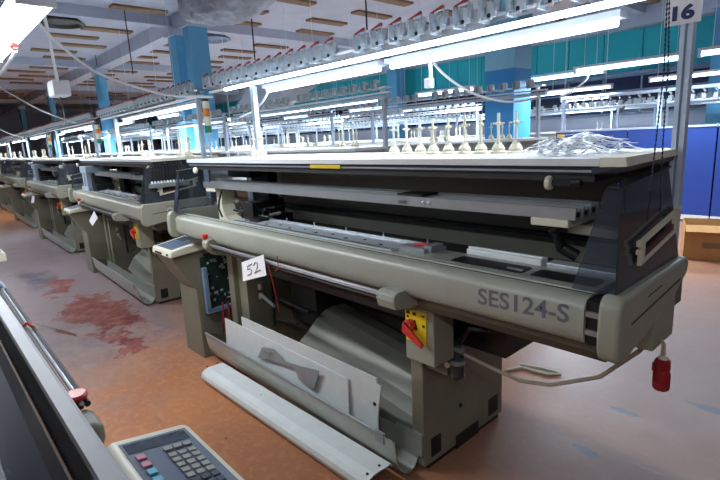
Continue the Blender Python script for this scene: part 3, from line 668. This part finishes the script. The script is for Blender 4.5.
# fallen cover panel on the floor
pp = [(1.292, 0.004), (1.270, 0.02), (1.262, 0.045), (1.268, 0.07), (1.285, 0.088), (1.32, 0.097), (1.43, 0.092), (1.437, 0.075)]
PO = Vector((-2.4, 1.35, 0.0))
pn = MB().sheet(pp, 0.005, -3.11, -1.47)
po = thing_mesh(pn, 'cover_panel', M_BOARD, 'long curved white cover panel lying on the floor in front of the trough', 'cover panel', PO, smooth=True)
po.rotation_euler.z = 0.02
hm = MB()
for (x, y) in ((-1.50, 1.30), (-1.50, 1.38), (-3.13, 1.32), (-3.13, 1.40)):
    hm.lathe([(0.007, 0), (0.007, 0.003)], (x, y, 0.096), 10)
hm.lathe([(0.004, 0), (0.004, 0.003)], (-2.5, 1.36, 0.0965), 8)
hm.build('screw_hole', M_BLACK, po, PO)
# paper tag 52
tg = [(-2.484, 1.312, 0.956), (-2.223, 1.306, 1.041), (-2.222, 1.310, 0.925), (-2.495, 1.315, 0.84)]
TO = Vector((-2.35, 1.31, 0.94))
t = MB().hexa([tg[3], tg[2], tg[1], tg[0]], [(p[0], p[1] - 0.0012, p[2]) for p in (tg[3], tg[2], tg[1], tg[0])])
to = t.build('paper_tag', M_PAPER, None, TO); to.location = TO
tag(to, 'white paper tag with handwritten 52 hanging on the front rail', 'tag')
def on_tag(a, b):
    A, Bq, Cq, D = [Vector(p) for p in tg]
    top = A.lerp(Bq, a); bot = D.lerp(Cq, a); return top.lerp(bot, b) + Vector((0, -0.0025, 0))
ink = MB()
ink.tube([on_tag(*p) for p in ((.46, .25), (.27, .30), (.26, .48), (.36, .46), (.44, .56), (.40, .72), (.24, .76))], 0.003, 5)
ink.tube([on_tag(*p) for p in ((.54, .36), (.62, .24), (.72, .30), (.70, .48), (.55, .74), (.80, .66))], 0.003, 5)
ink.build('handwritten_number', M_INK, to, TO)
# red thread on the rail
th = MB().tube([(-2.10, 1.31, 1.05), (-2.08, 1.30, 0.99), (-2.12, 1.305, 0.97)], 0.003, 5).tube([(-2.2, 1.31, 0.99), (-2.17, 1.308, 0.93), (-2.14, 1.31, 0.82), (-2.13, 1.31, 0.74)], 0.0028, 5)
thing_mesh(th, 'red_thread', M_REDWIRE, 'loose red thread tied on the rail beside the paper tag', 'thread', (-2.2, 1.31, 0.99))
for pts, y, lb in ((((94, 211), (97.5, 218), (92.5, 226), (89, 221)), 1.40, 'blank white paper tag hanging on the rail of the second aisle machine'), (((32, 196), (34.5, 196), (34, 203), (31, 203)), 1.47, 'small white paper tag on the rail of the third aisle machine')):
    q_ = [pix(u, v, y) for (u, v) in pts]
    thing_mesh(MB().hexa(q_, [(p[0], p[1] + 0.002, p[2]) for p in q_]), 'paper_tag', M_PAPER, lb, 'tag', q_[0])
fl = []
for (u, v) in ((506, 372), (522, 369), (536, 373), (548, 376), (560, 376), (553, 373), (538, 369), (520, 366)):
    x_, y_, z_ = pix(u, v, 2.5); k_ = H / (H - z_); fl.append((x_ * k_, y_ * k_, 0.012))
thing_mesh(MB().tube(fl, 0.010, 6), 'cable_scrap', M_TANCABLE, 'short loop of grey cable lying on the floor behind the pedestal', 'cable scrap', fl[0], smooth=True)
# power cable with red plug
cb = [(-1.21, 1.67, 0.66), (-1.108, 1.72, 0.613), (-0.964, 1.72, 0.598), (-0.834, 1.72, 0.627), (-0.648, 1.72, 0.727), (-0.53, 1.73, 0.86), (-0.49, 1.75, 0.93)]
co = thing_mesh(MB().tube(cb, 0.008, 8).tube([(-0.478, 1.75, 0.92), (-0.463, 1.75, 0.90), (-0.462, 1.75, 0.85)], 0.007, 8), 'power_cable', M_TANCABLE, 'beige cable with a dark red plug hanging below the right end of the nearest machine', 'cable', (-1.24, 1.72, 0.66), smooth=True)
pl = MB().lathe([(0.018, 0.11), (0.024, 0.105), (0.024, 0.075), (0.021, 0.07), (0.027, 0.055), (0.027, 0.01), (0.023, 0.0)], (-0.461, 1.75, 0.738), 12).box(-0.49, -0.48, 1.74, 1.76, 0.80, 0.83).build('plug', M_DKRED, co, (-1.24, 1.72, 0.66), smooth=True)
pl['label'] = 'dark red plug'
MB().lathe([(0.016, 0), (0.012, 0.012)], (-0.461, 1.75, 0.846), 10).build('plug_collar', M_CREAM, co, (-1.24, 1.72, 0.66))
# bead chains
for i, pts in enumerate(([pix(667.5, -6, 1.52), pix(664, 70, 1.50), pix(656, 140, 1.48), pix(647, 222, 1.455)], [pix(669.5, -6, 1.60), pix(668, 70, 1.59), pix(663, 140, 1.575), pix(660, 213, 1.56)])):
    m_ = MB()
    P3 = [Vector(p) for p in pts]
    for a, b in zip(P3[:-1], P3[1:]):
        nb_ = max(2, int((b - a).length / 0.012))
        for j in range(nb_): m_.lathe([(0.0012, -0.005), (0.0028, 0), (0.0012, 0.005)], a.lerp(b, j / nb_), 5)
    m_.tube(pts, 0.0012, 4)
    thing_mesh(m_, 'bead_chain', M_NAVY, ('dark blue bead chain hanging over the right guard, nearer the front', 'dark blue bead chain hanging over the right guard, nearer the white post')[i], 'chain', pts[0], 'bead chains')
# number sign on the right post
sg = thing_mesh(MB().box(-0.575, -0.475, 1.895, 1.903, 1.925, 2.03), 'number_sign', M_PAPER, 'white sign with dark number 16 fixed on top of the right post', 'sign', (-0.53, 1.9, 1.92))
text_part('sign_number', '16', 0.05, M_SIGNINK, sg, frame_mat((-0.554 + 0.53, 1.8942 - 1.9, 1.940 - 1.92), (1, 0, 0), (0, 0, 1), (0, -1, 0)), weight=0.05, fit=(0.062, 0.046))
# extra tall post beside the machine end
# plastic wrap pile
wr = MB(); rr = random.Random(11)
for i in range(80):
    cx, cy = rr.gauss(-0.78, 0.075), rr.uniform(1.62, 1.86); a = rr.uniform(0, PI); L = rr.uniform(0.06, 0.15)
    h = 1.540 + 0.05 * math.exp(-((cx + 0.77) / 0.09) ** 2) * rr.uniform(0.3, 1.2)
    pts = [(cx + math.cos(a) * L * t, cy + math.sin(a) * L * t * 0.6, max(1.532, h + rr.uniform(-.008, .008) - 0.02 * abs(t))) for t in (-1, -.5, 0, .5, 1)]
    w = rr.uniform(0.002, 0.007)
    for p_, q_ in zip(pts[:-1], pts[1:]):
        nx, ny = -math.sin(a) * w, math.cos(a) * w
        wr.hexa([(p_[0] - nx, p_[1] - ny, p_[2]), (q_[0] - nx, q_[1] - ny, q_[2]), (q_[0] + nx, q_[1] + ny, q_[2]), (p_[0] + nx, p_[1] + ny, p_[2])],
                [(p_[0] - nx, p_[1] - ny, p_[2] + .0015), (q_[0] - nx, q_[1] - ny, q_[2] + .0015), (q_[0] + nx, q_[1] + ny, q_[2] + .0015), (p_[0] + nx, p_[1] + ny, p_[2] + .0015)])
tag(wr.build('plastic_strips', M_WRAP), 'tangled heap of clear plastic strips on the right end of the white table', 'plastic strips', kind='stuff')
# cardboard box
cbx = empty('cardboard_box', (-1.45, 7.0, 0), 0.3, 'open brown cardboard box on the floor before the blue machines', 'box')
bb = MB().box(-.28, .28, -.25, -.244, 0, .42).box(-.28, .28, .244, .25, 0, .42).box(-.28, -.274, -.25, .25, 0, .42).box(.274, .28, -.25, .25, 0, .42).box(-.28, .28, -.25, .25, 0, .006)
bb.build('carton', M_CARD, cbx)
for s in (-1, 1):
    f_ = [(-.28, s * .25, .42), (.28, s * .25, .42), (.28, s * .38, .36), (-.28, s * .38, .36)]
    MB().hexa(f_, [(p[0], p[1], p[2] + .005) for p in f_]).build('flap', M_CARD, cbx)
MB().box(-0.1, 0.14, -.252, -.249, 0.15, 0.22).build('print', M_BATTEN, cbx)

# ------------------------------------------------------------------ opposite machine (bottom left)
OB = Vector((-2.2, -0.35, 0))
def make_opposite():
    root = empty('knitting_machine', OB)
    def B(mb, name, m, par=None, **k): return mb.build(name, m, par or root, OB, **k)
    x0, x1 = -4.0, -0.30
    pr = [(0.120, 1.10), (0.120, 1.155), (0.124, 1.160), (0.148, 1.160), (0.156, 1.152), (0.158, 1.13), (0.158, 1.07), (0.155, 1.02), (0.15, 1.0), (0.05, 1.0), (0.05, 1.05), (0.12, 1.05)]
    c = B(MB().prism(pr, x0, x1), 'front_cover', M_OPP, smooth=True)
    B(MB().box(x0, x1, -0.65, 0.12, 0.915, 1.05), 'apron', M_APRON)
    B(MB().box(x0, x1, -0.5, 0.05, 1.05, 1.10), 'bed_floor', M_BLACK)
    sh = [(0.082, 1.19), (0.078, 1.215), (0.06, 1.235), (0.02, 1.25), (-0.06, 1.258), (-0.26, 1.255)]
    g = B(MB().sheet(sh, 0.006, -3.6, -0.42), 'curved_guard', M_NAVYGLOSS, smooth=True)
    B(MB().tube([(-3.6, 0.084, 1.188), (-0.42, 0.084, 1.188)], 0.006, 6), 'guard_edge', M_BATTEN, g)
    for (y, z, m, r) in ((0.222, 0.995, M_BLACK, 0.010), (0.243, 0.99, M_STEEL, 0.006), (0.256, 0.985, M_BLACK, 0.008)):
        B(MB().tube([(-2.85, y - 0.012, z), (-1.34, y - 0.022, z)], r, 8), 'stop_rail', m, smooth=True)
    h = B(MB().prism([(0.10, 0.90), (0.235, 0.90), (0.245, 0.93), (0.245, 0.965), (0.225, 0.975), (0.10, 0.975)], -1.345, -1.24), 'rail_holder', M_OLIVE, bevel=0.012, seg=3, smooth=True)
    k = B(MB().lathe([(0.016, 0), (0.016, 0.036)], (-1.375, 0.215, 0.965), 12), 'knob_collar', M_BLACK, h, smooth=True)
    B(MB().lathe([(0.016, 0.034), (0.029, 0.040), (0.031, 0.048), (0.026, 0.054)], (-1.375, 0.215, 0.955), 16), 'stop_knob', M_RED, k, smooth=True)
    B(MB().tube([(-2.86, 0.19 + 0.045 * math.cos(a), 0.99 + 0.045 * math.sin(a)) for a in [PI * i / 8 for i in range(9)]], 0.012, 8), 'rail_hoop', M_LTBLUE, smooth=True)
    B(MB().lathe([(0.012, 0), (0.012, 0.03)], (-2.45, 0.20, 0.975), 10), 'red_clip', M_RED)
    B(MB().box(x0, -3.6, -0.75, -0.05, 0, 0.92), 'pedestal', M_BASE); B(MB().box(-1.1, -0.6, -0.75, -0.05, 0, 0.92), 'pedestal', M_BASE)
    B(MB().box(x0, x1, -0.7, -0.02, 1.5, 1.525), 'table', M_WHITE); B(MB().box(x0, x1, -0.52, -0.5, 1.05, 1.5), 'back_panel', M_BACK)
    # console with keyboard
    cs = B(MB().prism([(0.10, 0.0), (-0.05, 0.0), (-0.05, 0.84), (0.33, 0.86), (0.33, 0.80), (0.10, 0.55)], -1.03, -0.60), 'console', M_BASE, bevel=0.006)
    hp = [(0.215, 0.84), (0.215, 0.945), (0.235, 0.955), (0.405, 0.925), (0.42, 0.91), (0.42, 0.85)]
    hd = B(MB().prism(hp, -1.17, -0.60), 'console_head', M_CREAM, cs, bevel=0.012, seg=3, smooth=True)
    zz = lambda y: 0.955 - (y - 0.235) * (0.03 / 0.17)
    def pl(xa, xb, ya, yb, t0, t1, m, nm, par=hd):
        lo = [(xa, ya, zz(ya) + t0), (xb, ya, zz(ya) + t0), (xb, yb, zz(yb) + t0), (xa, yb, zz(yb) + t0)]
        return B(MB().hexa(lo, [(p[0], p[1], p[2] + t1 - t0) for p in lo]), nm, m, par)
    kp = pl(-1.14, -0.62, 0.245, 0.398, -0.004, 0.002, M_KEYPAD, 'keypad')
    pl(-1.13, -1.085, 0.25, 0.39, 0.002, 0.003, M_LCD, 'display', hd)
    for i in range(3):
        pl(-1.068, -1.052, 0.318 + i * 0.022, 0.336 + i * 0.022, 0.002, 0.007, M_KEYG, 'key', hd)
    for i in range(8):
        for j in range(3):
            pl(-1.038 + i * 0.024, -1.022 + i * 0.024, 0.318 + j * 0.022, 0.334 + j * 0.022, 0.002, 0.006, M_KEYG if i < 5 else M_KEYD, 'key', hd)
    for i in range(5):
        pl(-1.066 + i * 0.034, -1.046 + i * 0.034, 0.258, 0.276, 0.002, 0.007, M_KEYP if i < 2 else M_KEYB, 'key', hd)
    B(MB().box(-1.172, -1.168, 0.235, 0.265, 0.875, 0.905).box(-1.172, -1.168, 0.30, 0.33, 0.875, 0.895), 'vent', M_KEYG, hd)
    return root
B1 = make_opposite()
tag(B1, 'opposite knitting machine at the bottom left, with light rail and keypad console', 'knitting machine')
remap()
B2 = copy_tree(B1); B2.location = OB + Vector((-3.80, 0.0, 0)); B2['label'] = 'further opposite machine at the left edge, only its cream console corner showing'
sp_ = [pix(29, 326, 0.225), pix(40, 326.5, 0.27), pix(56, 330, 0.33), pix(76, 335, 0.39)]
sm_ = MB()
for a, b in zip(sp_[:-1], sp_[1:]):
    sm_.hexa([(a[0] - .004, a[1], a[2] - .010), (b[0] - .004, b[1], b[2] - .008), (b[0] + .004, b[1], b[2] + .008), (a[0] + .004, a[1], a[2] + .010)],
             [(a[0] - .004, a[1] - .001, a[2] - .007), (b[0] - .004, b[1] - .001, b[2] - .005), (b[0] + .004, b[1] - .001, b[2] + .007), (a[0] + .004, a[1] - .001, a[2] + .009)])
st = thing_mesh(sm_, 'paper_strip', M_PAPER, 'thin white paper strip tied to the rail of the opposite machine', 'paper strip', sp_[0])
MB().tube([(sp_[0][0] - .02, 0.205, sp_[0][2] - .005), (sp_[0][0], 0.222, sp_[0][2] + .012), (sp_[0][0] + .015, 0.236, sp_[0][2] - .004)], 0.006, 6).build('red_tie', M_RED, st, sp_[0])

# ------------------------------------------------------------------ machines of the rows behind
def make_far():
    o = Vector((-2.0, 1.9, 0))
    root = empty('knitting_machine', o)
    def B(mb, name, m, par=None, **k): return mb.build(name, m, par or root, o, **k)
    B(MB().prism([(1.5, 1.15), (1.39, 1.166), (1.36, 1.13), (1.36, 1.04), (1.40, 1.0), (1.5, 0.92), (2.2, 0.92), (2.2, 1.15)], XL, XR), 'body', M_OLIVE)
    B(MB().box(-3.55, -0.50, 1.5, 2.12, 1.50, 1.527).box(-3.55, -0.5, 2.09, 2.12, 1.40, 1.5), 'table', M_WHITE)
    B(MB().box(XL, XR, 1.96, 1.99, 1.1, 1.5), 'back_panel', M_WHITE)
    B(MB().box(-1.9, -1.4, 1.6, 2.2, 0, 0.92), 'pedestal', M_BASE); B(MB().box(-3.3, -2.9, 1.6, 2.2, 0, 0.92), 'pedestal', M_BASE)
    B(MB().box(-3.4, -1.0, 1.55, 1.7, 1.33, 1.37), 'carrier_rail', M_ALU)
    make_stand(root, o, 20, detail=False, xr=-0.53, lamps=False)
    return root
FAR = make_far(); remap(); farused = [False]
def far_machine(x, y, rz, label, group, nsp, splab, flip=False, rowname=''):
    c = FAR if not farused[0] else copy_tree(FAR)
    farused[0] = True
    c.location = (x, y, 0); c.rotation_euler.z = rz; tag(c, label, 'knitting machine', group)
    ca, sa = math.cos(rz), math.sin(rz); rr = random.Random(int(x * 10 + y * 100))
    for i in range(nsp):
        lx = 1.2 - i * 0.12 - (0.6 if i >= nsp // 2 else 0); ly = -0.12 + 0.05 * (i % 2)
        spindle(x + ca * lx - sa * ly, y + sa * lx + ca * ly, 1.5285, splab % ORD[i].capitalize(), 'yarn spindles in the rows behind', 1.15)
    return c
FILL_TUBES = []
rows = [  # name, frame y, first machine centre x, pitch, drift, count, rotation, spindles
    ('first row behind', 3.6, -4.97, -3.72, 0.1, 5, 0.055, 8),
    ('second row behind', 5.3, -4.3, -3.66, 0.0, 5, 0.0, 6),
    ('third row behind', 7.5, -6.6, -3.66, 0.0, 6, 0.0, 6),
    ('row left of the blue machines', 9.6, -8.6, -3.66, 0.0, 5, 0.0, 4),
    ('row behind the blue machines', 11.8, -2.2, -3.66, 0.0, 8, 0.0, 4),
    ('last row before the teal wall', 13.2, 0.8, -3.66, 0.0, 9, 0.0, 0),
]
for (nm, y, x, pt, dr, n, rz, ns) in rows:
    for k in range(n):
        lb = '%s knitting machine from the right in the %s' % (ORD[k].capitalize(), nm)
        fm = far_machine(x + pt * k, y + dr * k * 2, -rz, lb, 'knitting machines in the rows behind', ns if k < 3 else 0, '%s cream spindle from the right, ' + '%s machine, %s' % (ORD[k], nm))
        if nm == 'first row behind':  # tubes added to this row to light the blue column
            hs_ = MB().box(-1.2, 0.0, 0.09, 0.16, 2.005, 2.03).box(0.08, 1.28, 0.09, 0.16, 2.005, 2.03).build('lamp_housing', M_FIXT, fm)
            MB().tube([(-1.18, 0.125, 1.99), (-0.02, 0.125, 1.99)], 0.012).build('lamp_tube', M_TUBE2, hs_, smooth=True)
            MB().tube([(0.1, 0.125, 1.99), (1.26, 0.125, 1.99)], 0.012).build('lamp_tube', M_TUBE2, hs_, smooth=True)
            FILL_TUBES.append((x + pt * k, y + dr * k * 2 + 0.12))

# blue machines to the right
def make_blue():
    root = empty('blue_knitting_machine', (0, 0, 0))
    def B(mb, name, m, par=None, **k): return mb.build(name, m, par or root, (0, 0, 0), **k)
    for i in range(2):
        B(MB().box(-1.3 + i * 1.31, -1.3 + i * 1.31 + 1.29, -0.02, 0.0, 0.12, 1.53), 'panel', M_BLUE, bevel=0.006)
    B(MB().box(-1.3, 1.3, 0.0, 0.8, 0.1, 1.5), 'body', M_NAVY)
    B(MB().box(-1.3, 1.3, -0.04, 0.0, 0.03, 0.11), 'kick_strip', M_WHITE)
    B(MB().box(-1.2, 1.2, 0.05, 0.7, 0.0, 0.1), 'foot', M_BLACK)
    B(MB().box(-1.3, 1.3, -0.03, 0.82, 1.53, 1.56), 'top', M_FRAME)
    B(MB().box(-1.27, -1.13, -0.024, -0.02, 1.44, 1.50), 'warning_sticker', M_YELLOW)
    for x in (-1.28, 0.4): B(MB().box(x - 0.03, x + 0.03, 0.2, 0.26, 1.56, 2.2), 'post', M_FRAME)
    B(MB().tube([(-1.3, 0.2, 2.16), (1.3, 0.2, 2.16)], 0.03, 8), 'yarn_tube', M_FRAME, smooth=True)
    B(MB().box(-1.3, 1.3, 0.3, 0.34, 1.95, 1.98), 'tensioner_rail', M_STEEL)
    f = None
    for i in range(16):
        x = -1.22 + i * 0.16
        if f is None:
            f = B(MB().box(x - 0.03, x + 0.03, 0.25, 0.34, 1.98, 2.06).tube([(x, 0.2, 2.13), (x + 0.04, 0.16, 2.08)], 0.016, 6), 'yarn_tensioner', M_GREYMET)
        else:
            c = f.copy(); COL.objects.link(c); c.location.x = i * 0.16
    return root
BL = make_blue(); remap()
for i, x in enumerate((-3.3, -0.68)):
    c = BL if i == 0 else copy_tree(BL)
    c.location = (x, 9.4, 0); tag(c, ('blue panelled knitting machine to the left of the tall post', 'blue panelled knitting machine behind the cardboard box, right of the post')[i], 'knitting machine', 'blue knitting machines')

# ------------------------------------------------------------------ hanging lamps
def make_lamp():
    root = empty('fluorescent_lamp', (0, 0, 0))
    MB().box(-0.62, 0.62, -0.05, 0.05, 0.03, 0.06).box(-0.62, -0.59, -0.03, 0.03, -0.03, 0.05).box(0.59, 0.62, -0.03, 0.03, -0.03, 0.05).build('housing', M_FIXT, root)
    MB().tube([(-0.59, 0, 0), (0.59, 0, 0)], 0.02, 8).build('tube', M_TUBE2, root, smooth=True)
    MB().tube([(-0.5, 0, 0.06), (-0.5, 0, ZC - 2.3)], 0.004, 5).build('hanger', M_CABLE, root)
    MB().tube([(0.5, 0, 0.06), (0.5, 0, ZC - 2.3)], 0.004, 5).build('hanger', M_CABLE, root)
    return root
LM = make_lamp(); remap(); lu = [False]; LAMPXY = []
def lamp(x, y, label, z=2.3):
    o = LM if not lu[0] else copy_tree(LM)
    lu[0] = True
    o.location = (x, y, z); tag(o, label, 'lamp', 'hanging fluorescent lamps'); LAMPXY.append((x, y))
LAMPS = [(-5.36, 6.9, 'lit fluorescent lamp hanging left of the blue column'), (-3.3, 6.75, 'lit fluorescent lamp just behind the blue column'),
         (-2.3, 6.4, 'lit fluorescent lamp above the blue panel, left of the 16 sign post'), (-0.95, 6.3, 'lit fluorescent lamp high at the right edge, right of the sign post'),
         (-5.2, 9.9, 'lit fluorescent lamp low behind the blue column, left of a pair'), (-4.3, 9.6, 'lit fluorescent lamp right of the blue column, above the blue panel end'),
         (-2.3, 9.1, 'lit fluorescent lamp behind the sign post'), (-0.8, 9.1, 'lit fluorescent lamp low at the right edge behind the post')]
LAMPS += [(-5.6, 12.9, 'added lamp to light the teal wall, left of the blue column'), (-2.2, 12.9, 'added lamp to light the teal wall, right of the blue column'), (1.4, 12.9, 'added lamp to light the teal wall, past the sign post')]  # lamps added to light the teal wall from below
for (x, y, lb) in LAMPS: lamp(x, y, lb)
i = 0
for y in (4.5, 6.9, 8.6, 10.8, 12.6):
    for x in (-8.5, -11.5, -15.0, -19.0, -24.0):
        lamp(x - (y % 1) - (2.2 if y < 5 else 0), y, '%s hanging lamp from the right in the lamp row %s' % (ORD[(-8.5, -11.5, -15.0, -19.0, -24.0).index(x)].capitalize(), {4.5: 'above the first aisle behind', 6.9: 'in line with the blue column', 8.6: 'behind the third row', 10.8: 'beyond the blue machines', 12.6: 'nearest the teal wall'}[y])); i += 1

# lamps over the aisle (twin tube fixtures), the near one in view at the top left
def aisle_lamp(x, y, z, label, rz=0.0):
    r = empty('aisle_lamp', (x, y, z), rz, label, 'lamp', 'twin tube lamps over the aisle')
    MB().prism([(-0.07, 0.02), (0.07, 0.02), (0.04, 0.07), (-0.04, 0.07)], -0.76, 0.76).box(-0.77, -0.745, -0.07, 0.07, -0.03, 0.05).box(0.745, 0.77, -0.07, 0.07, -0.03, 0.05).build('housing', M_FIXT, r)
    for s in (-1, 1): MB().tube([(-0.73, s * 0.04, -0.01), (0.73, s * 0.04, -0.01)], 0.026, 10).build('tube', M_TUBE, r, smooth=True)
    for s in (-0.6, 0.6): MB().tube([(s, 0, 0.08), (s, 0, ZC - z)], 0.004, 5).build('hanger', M_CABLE, r)
    MB().lathe([(0.015, -0.03), (0.02, 0), (0.015, 0.03)], (-0.05, 0.03, -0.05), 10, 'x').build('starter', M_RED, r)
    return r
aisle_lamp(-3.12, 0.48, 2.22, 'bright twin tube lamp hanging over the aisle at the top left corner')
aisle_lamp(-7.0, 0.35, 2.5, 'second twin tube lamp over the aisle, beyond the left edge')
FILL_LAMPS = [(0.9, -1.2, 3.0), (-2.5, -2.2, 3.0), (3.6, 2.6, 3.2), (-6.5, -2.2, 3.0), (3.4, 6.5, 3.1), (-11.5, 0.3, 2.9), (-17.0, 0.3, 2.9)]  # unseen lamps added as fill for machine fronts and aisle
for (hx, hy, hz), hl in zip(FILL_LAMPS, ('over the aisle behind the viewpoint', 'over the row behind the opposite machine', 'over the open floor to the right', 'over the far opposite machine', 'over the floor near the blue machines', 'over the aisle by the fourth machine', 'over the far end of the aisle')):
    aisle_lamp(hx, hy, hz, 'added twin tube fill lamp hanging ' + hl)

# ------------------------------------------------------------------ cables, socket box, duct
def cable(pts, r, label, name='cable', cat='cable', m=M_CABLE):
    # smooth a few points with a Catmull-Rom pass
    V = [Vector(p) for p in pts]; out = []
    for i in range(len(V) - 1):
        p0, p1, p2, p3 = V[max(0, i - 1)], V[i], V[i + 1], V[min(len(V) - 1, i + 2)]
        for j in range(6):
            t = j / 6
            out.append(0.5 * ((2 * p1) + (p2 - p0) * t + (2 * p0 - 5 * p1 + 4 * p2 - p3) * t * t + (3 * p1 - p0 - 3 * p2 + p3) * t ** 3))
    out.append(V[-1])
    o = MB().tube(out, r, 8).build(name, m, None, V[0], smooth=True); o.location = V[0]
    return tag(o, label, cat)
cable([pix(36, 20, 0.75), pix(60, 45, 0.95), pix(100, 74, 1.25), pix(150, 91, 1.6), pix(178, 96, 1.85), pix(212, 97, 1.95)], 0.010, 'white cable sagging from the corner lamp to the signal lamp post')
cable([pix(-6, 84, 1.2), pix(40, 110, 1.5), pix(76, 123, 1.95)], 0.010, 'white cable sagging across the dark ceiling at the left')
cable([pix(-6, 126, 1.5), pix(8, 133, 1.7), pix(24, 138, 1.95)], 0.010, 'lower white cable at the far left edge')
cable([pix(-6, 82, 0.7), pix(6, 66, 0.65), pix(16, 51, 0.55)], 0.010, 'short white cable below the red end of the corner lamp')
cable([pix(430, 51, 1.90), pix(436, 66, 2.1), pix(455, 83, 2.3), pix(480, 96, 2.5), pix(510, 102, 2.7), pix(540, 97, 2.9)], 0.007, 'white cable looping from the overhead rail towards the blue column')
cable([pix(429, 50, 2.0), pix(431, 80, 2.0)], 0.008, 'straight white conduit dropping from the overhead rail', name='conduit', cat='conduit')
cable([pix(560, 97, 6.3), pix(570, 92, 6.3), pix(584, 82, 6.3), pix(591, 70, 6.35)], 0.012, 'white cable rising to the lamp above the blue panel')
cable([pix(240, 117, 1.95), pix(252, 112, 2.0), pix(262, 103, 2.0), pix(268, 92, 2.0)], 0.008, 'short white cable behind the left post of the nearest machine')
c0 = pix(431, 84, 2.0)
thing_mesh(MB().box(c0[0] - .02, c0[0] + .02, 1.97, 2.0, c0[2] - .02, c0[2] + .025), 'socket_box', M_CABLE, 'small white socket at the bottom of the conduit', 'socket', c0, bevel=0.003)
jb = pix(59, 88, 1.3); jt = pix(42, 3, 1.0)
cable([jt, jb], 0.014, 'white conduit hanging down to the white socket box at the left', name='conduit', cat='conduit')
jo = thing_mesh(MB().box(jb[0] - .13, jb[0] + .13, jb[1] - .08, jb[1] + .08, jb[2] - .09, jb[2] + .07), 'socket_box', M_CABLE, 'white socket box hanging from a conduit at the upper left', 'socket', jb, bevel=0.015)
cable([(jb[0], jb[1], jb[2] - .09), pix(66, 123, 1.95)], 0.006, 'thin dark cord dropping from the white socket box', name='cord', cat='cord', m=M_DARK)
for i, (u, v0, v1, y) in enumerate(((133, -5, 74, 4.0), (255, -5, 60, 5.0), (367, -5, 30, 5.0), (97, 12, 66, 5.0))):
    a = pix(u, v1, y)
    thing_mesh(MB().tube([a, (a[0], a[1], ZC)], 0.012, 6), 'hanging_rod', M_DARK, ('thin dark rod hanging from the ceiling left of the twin columns', 'thin dark rod hanging from the ceiling right of the foil duct', 'thin dark rod from the ceiling above the tensioner rail', 'thin dark rod hanging by the white ceiling beam at left')[i], 'rod', a)
# foil duct sagging under the ceiling
rings = []
DU = [(-9.0, 4.3, 4.12), (-8.5, 4.3, 4.05), (-7.95, 4.35, 3.98), (-7.4, 4.4, 3.98), (-6.8, 4.4, 4.05), (-6.2, 4.4, 4.15)]
du = MB().tube([Vector(p) for p in DU], [0.30, 0.36, 0.40, 0.40, 0.36, 0.30], 20).build('foil_duct', M_DUCT, None, DU[2], smooth=True); du.location = DU[2]
for p_ in (DU[1], DU[4]): MB().tube([(p_[0], p_[1], p_[2] + 0.3), (p_[0], p_[1], ZC)], 0.008, 5).build('hanger_strap', M_STEEL, du, DU[2])
dm = du.modifiers.new('sub', 'SUBSURF'); dm.levels = 3; dm.render_levels = 3; dm.subdivision_type = 'SIMPLE'
tx = bpy.data.textures.new('crinkle', 'CLOUDS'); tx.noise_scale = 0.18
ds = du.modifiers.new('crinkle', 'DISPLACE'); ds.texture = tx; ds.strength = 0.12
tag(du, 'crinkled grey foil duct sagging below the ceiling', 'duct')
d2 = [pix(252, 84, 4.5), pix(287, 88, 4.5), pix(262, 110, 4.5), pix(232, 112, 4.5)]
d2o = MB().hexa(d2, [(p[0] + 0.25, p[1] + 0.35, p[2]) for p in d2]).build('sheet_duct', M_FRAME, None, d2[0]); d2o.location = d2[0]
tag(d2o, 'slanted grey sheet metal duct below the overhead rail', 'duct')
for i, (u, v) in enumerate(((212, 40), (60, 24))):
    x, y, z = pix(u, v, 5.6 if i == 0 else 3.2)
    k = (ZC - 0.12 - H) / (z - H); cx, cy = x * k, y * k
    f_ = MB().lathe([(0.38, 0.11), (0.52, 0.0), (0.42, -0.02), (0.36, 0.05), (0.2, 0.05)], (cx, cy, ZC - 0.12), 24)
    thing_mesh(f_, 'ceiling_vent', M_BLUEG if i == 0 else M_DARK, ('round grey ceiling vent right of the twin columns', 'dark round vent in the ceiling by the corner lamp')[i], 'vent', (cx, cy, ZC - 0.12))

# ------------------------------------------------------------------ light
def area(name, loc, sx, sy, power, col=(0.86, 0.93, 1.0), rot=(0, 0, 0)):
    l = bpy.data.lights.new(name, 'AREA'); l.shape = 'RECTANGLE'; l.size = sx; l.size_y = sy; l.energy = power; l.color = col
    o = bpy.data.objects.new(name, l); COL.objects.link(o); o.location = loc; o.rotation_euler = rot
    return o
w = bpy.data.worlds.new('world'); SC.world = w; w.use_nodes = True
w.node_tree.nodes['Background'].inputs['Color'].default_value = (0.4, 0.5, 0.7, 1); w.node_tree.nodes['Background'].inputs['Strength'].default_value = 0.3
# light thrown by the lamps, at the lamps
area('aisle_lamp_light', (-3.12, 0.48, 2.16), 1.46, 0.10, 36, (0.9, 0.95, 1.0))
area('aisle_lamp_light', (-7.0, 0.35, 2.44), 1.46, 0.10, 60, (0.9, 0.95, 1.0))
for (x, y, z), pw in zip(FILL_LAMPS, (38, 62, 14, 62, 26, 66, 66)): area('fill_lamp_light', (x, y, z - 0.07), 1.46, 0.12, pw, (0.9, 0.95, 1.0))
for k in range(6):
    area('machine_lamp_light', (-1.95 + ROW[k][0], 2.02 + ROW[k][1], 1.965), 2.4, 0.04, 26)
for (x, y) in FILL_TUBES: area('machine_lamp_light', (x, y, 1.97), 2.4, 0.04, 60, (0.8, 0.9, 1.0))
for (x, y) in LAMPXY: area('row_lamp_light', (x, y, 2.27), 1.2, 0.04, 80 if x < -2.5 else 36, (0.74, 0.87, 1.0))

SC.view_settings.view_transform = 'Standard'; SC.view_settings.look = 'None'; SC.view_settings.gamma = 1.0
SC.view_settings.use_curve_mapping = False
SC.view_settings.exposure = 0.0
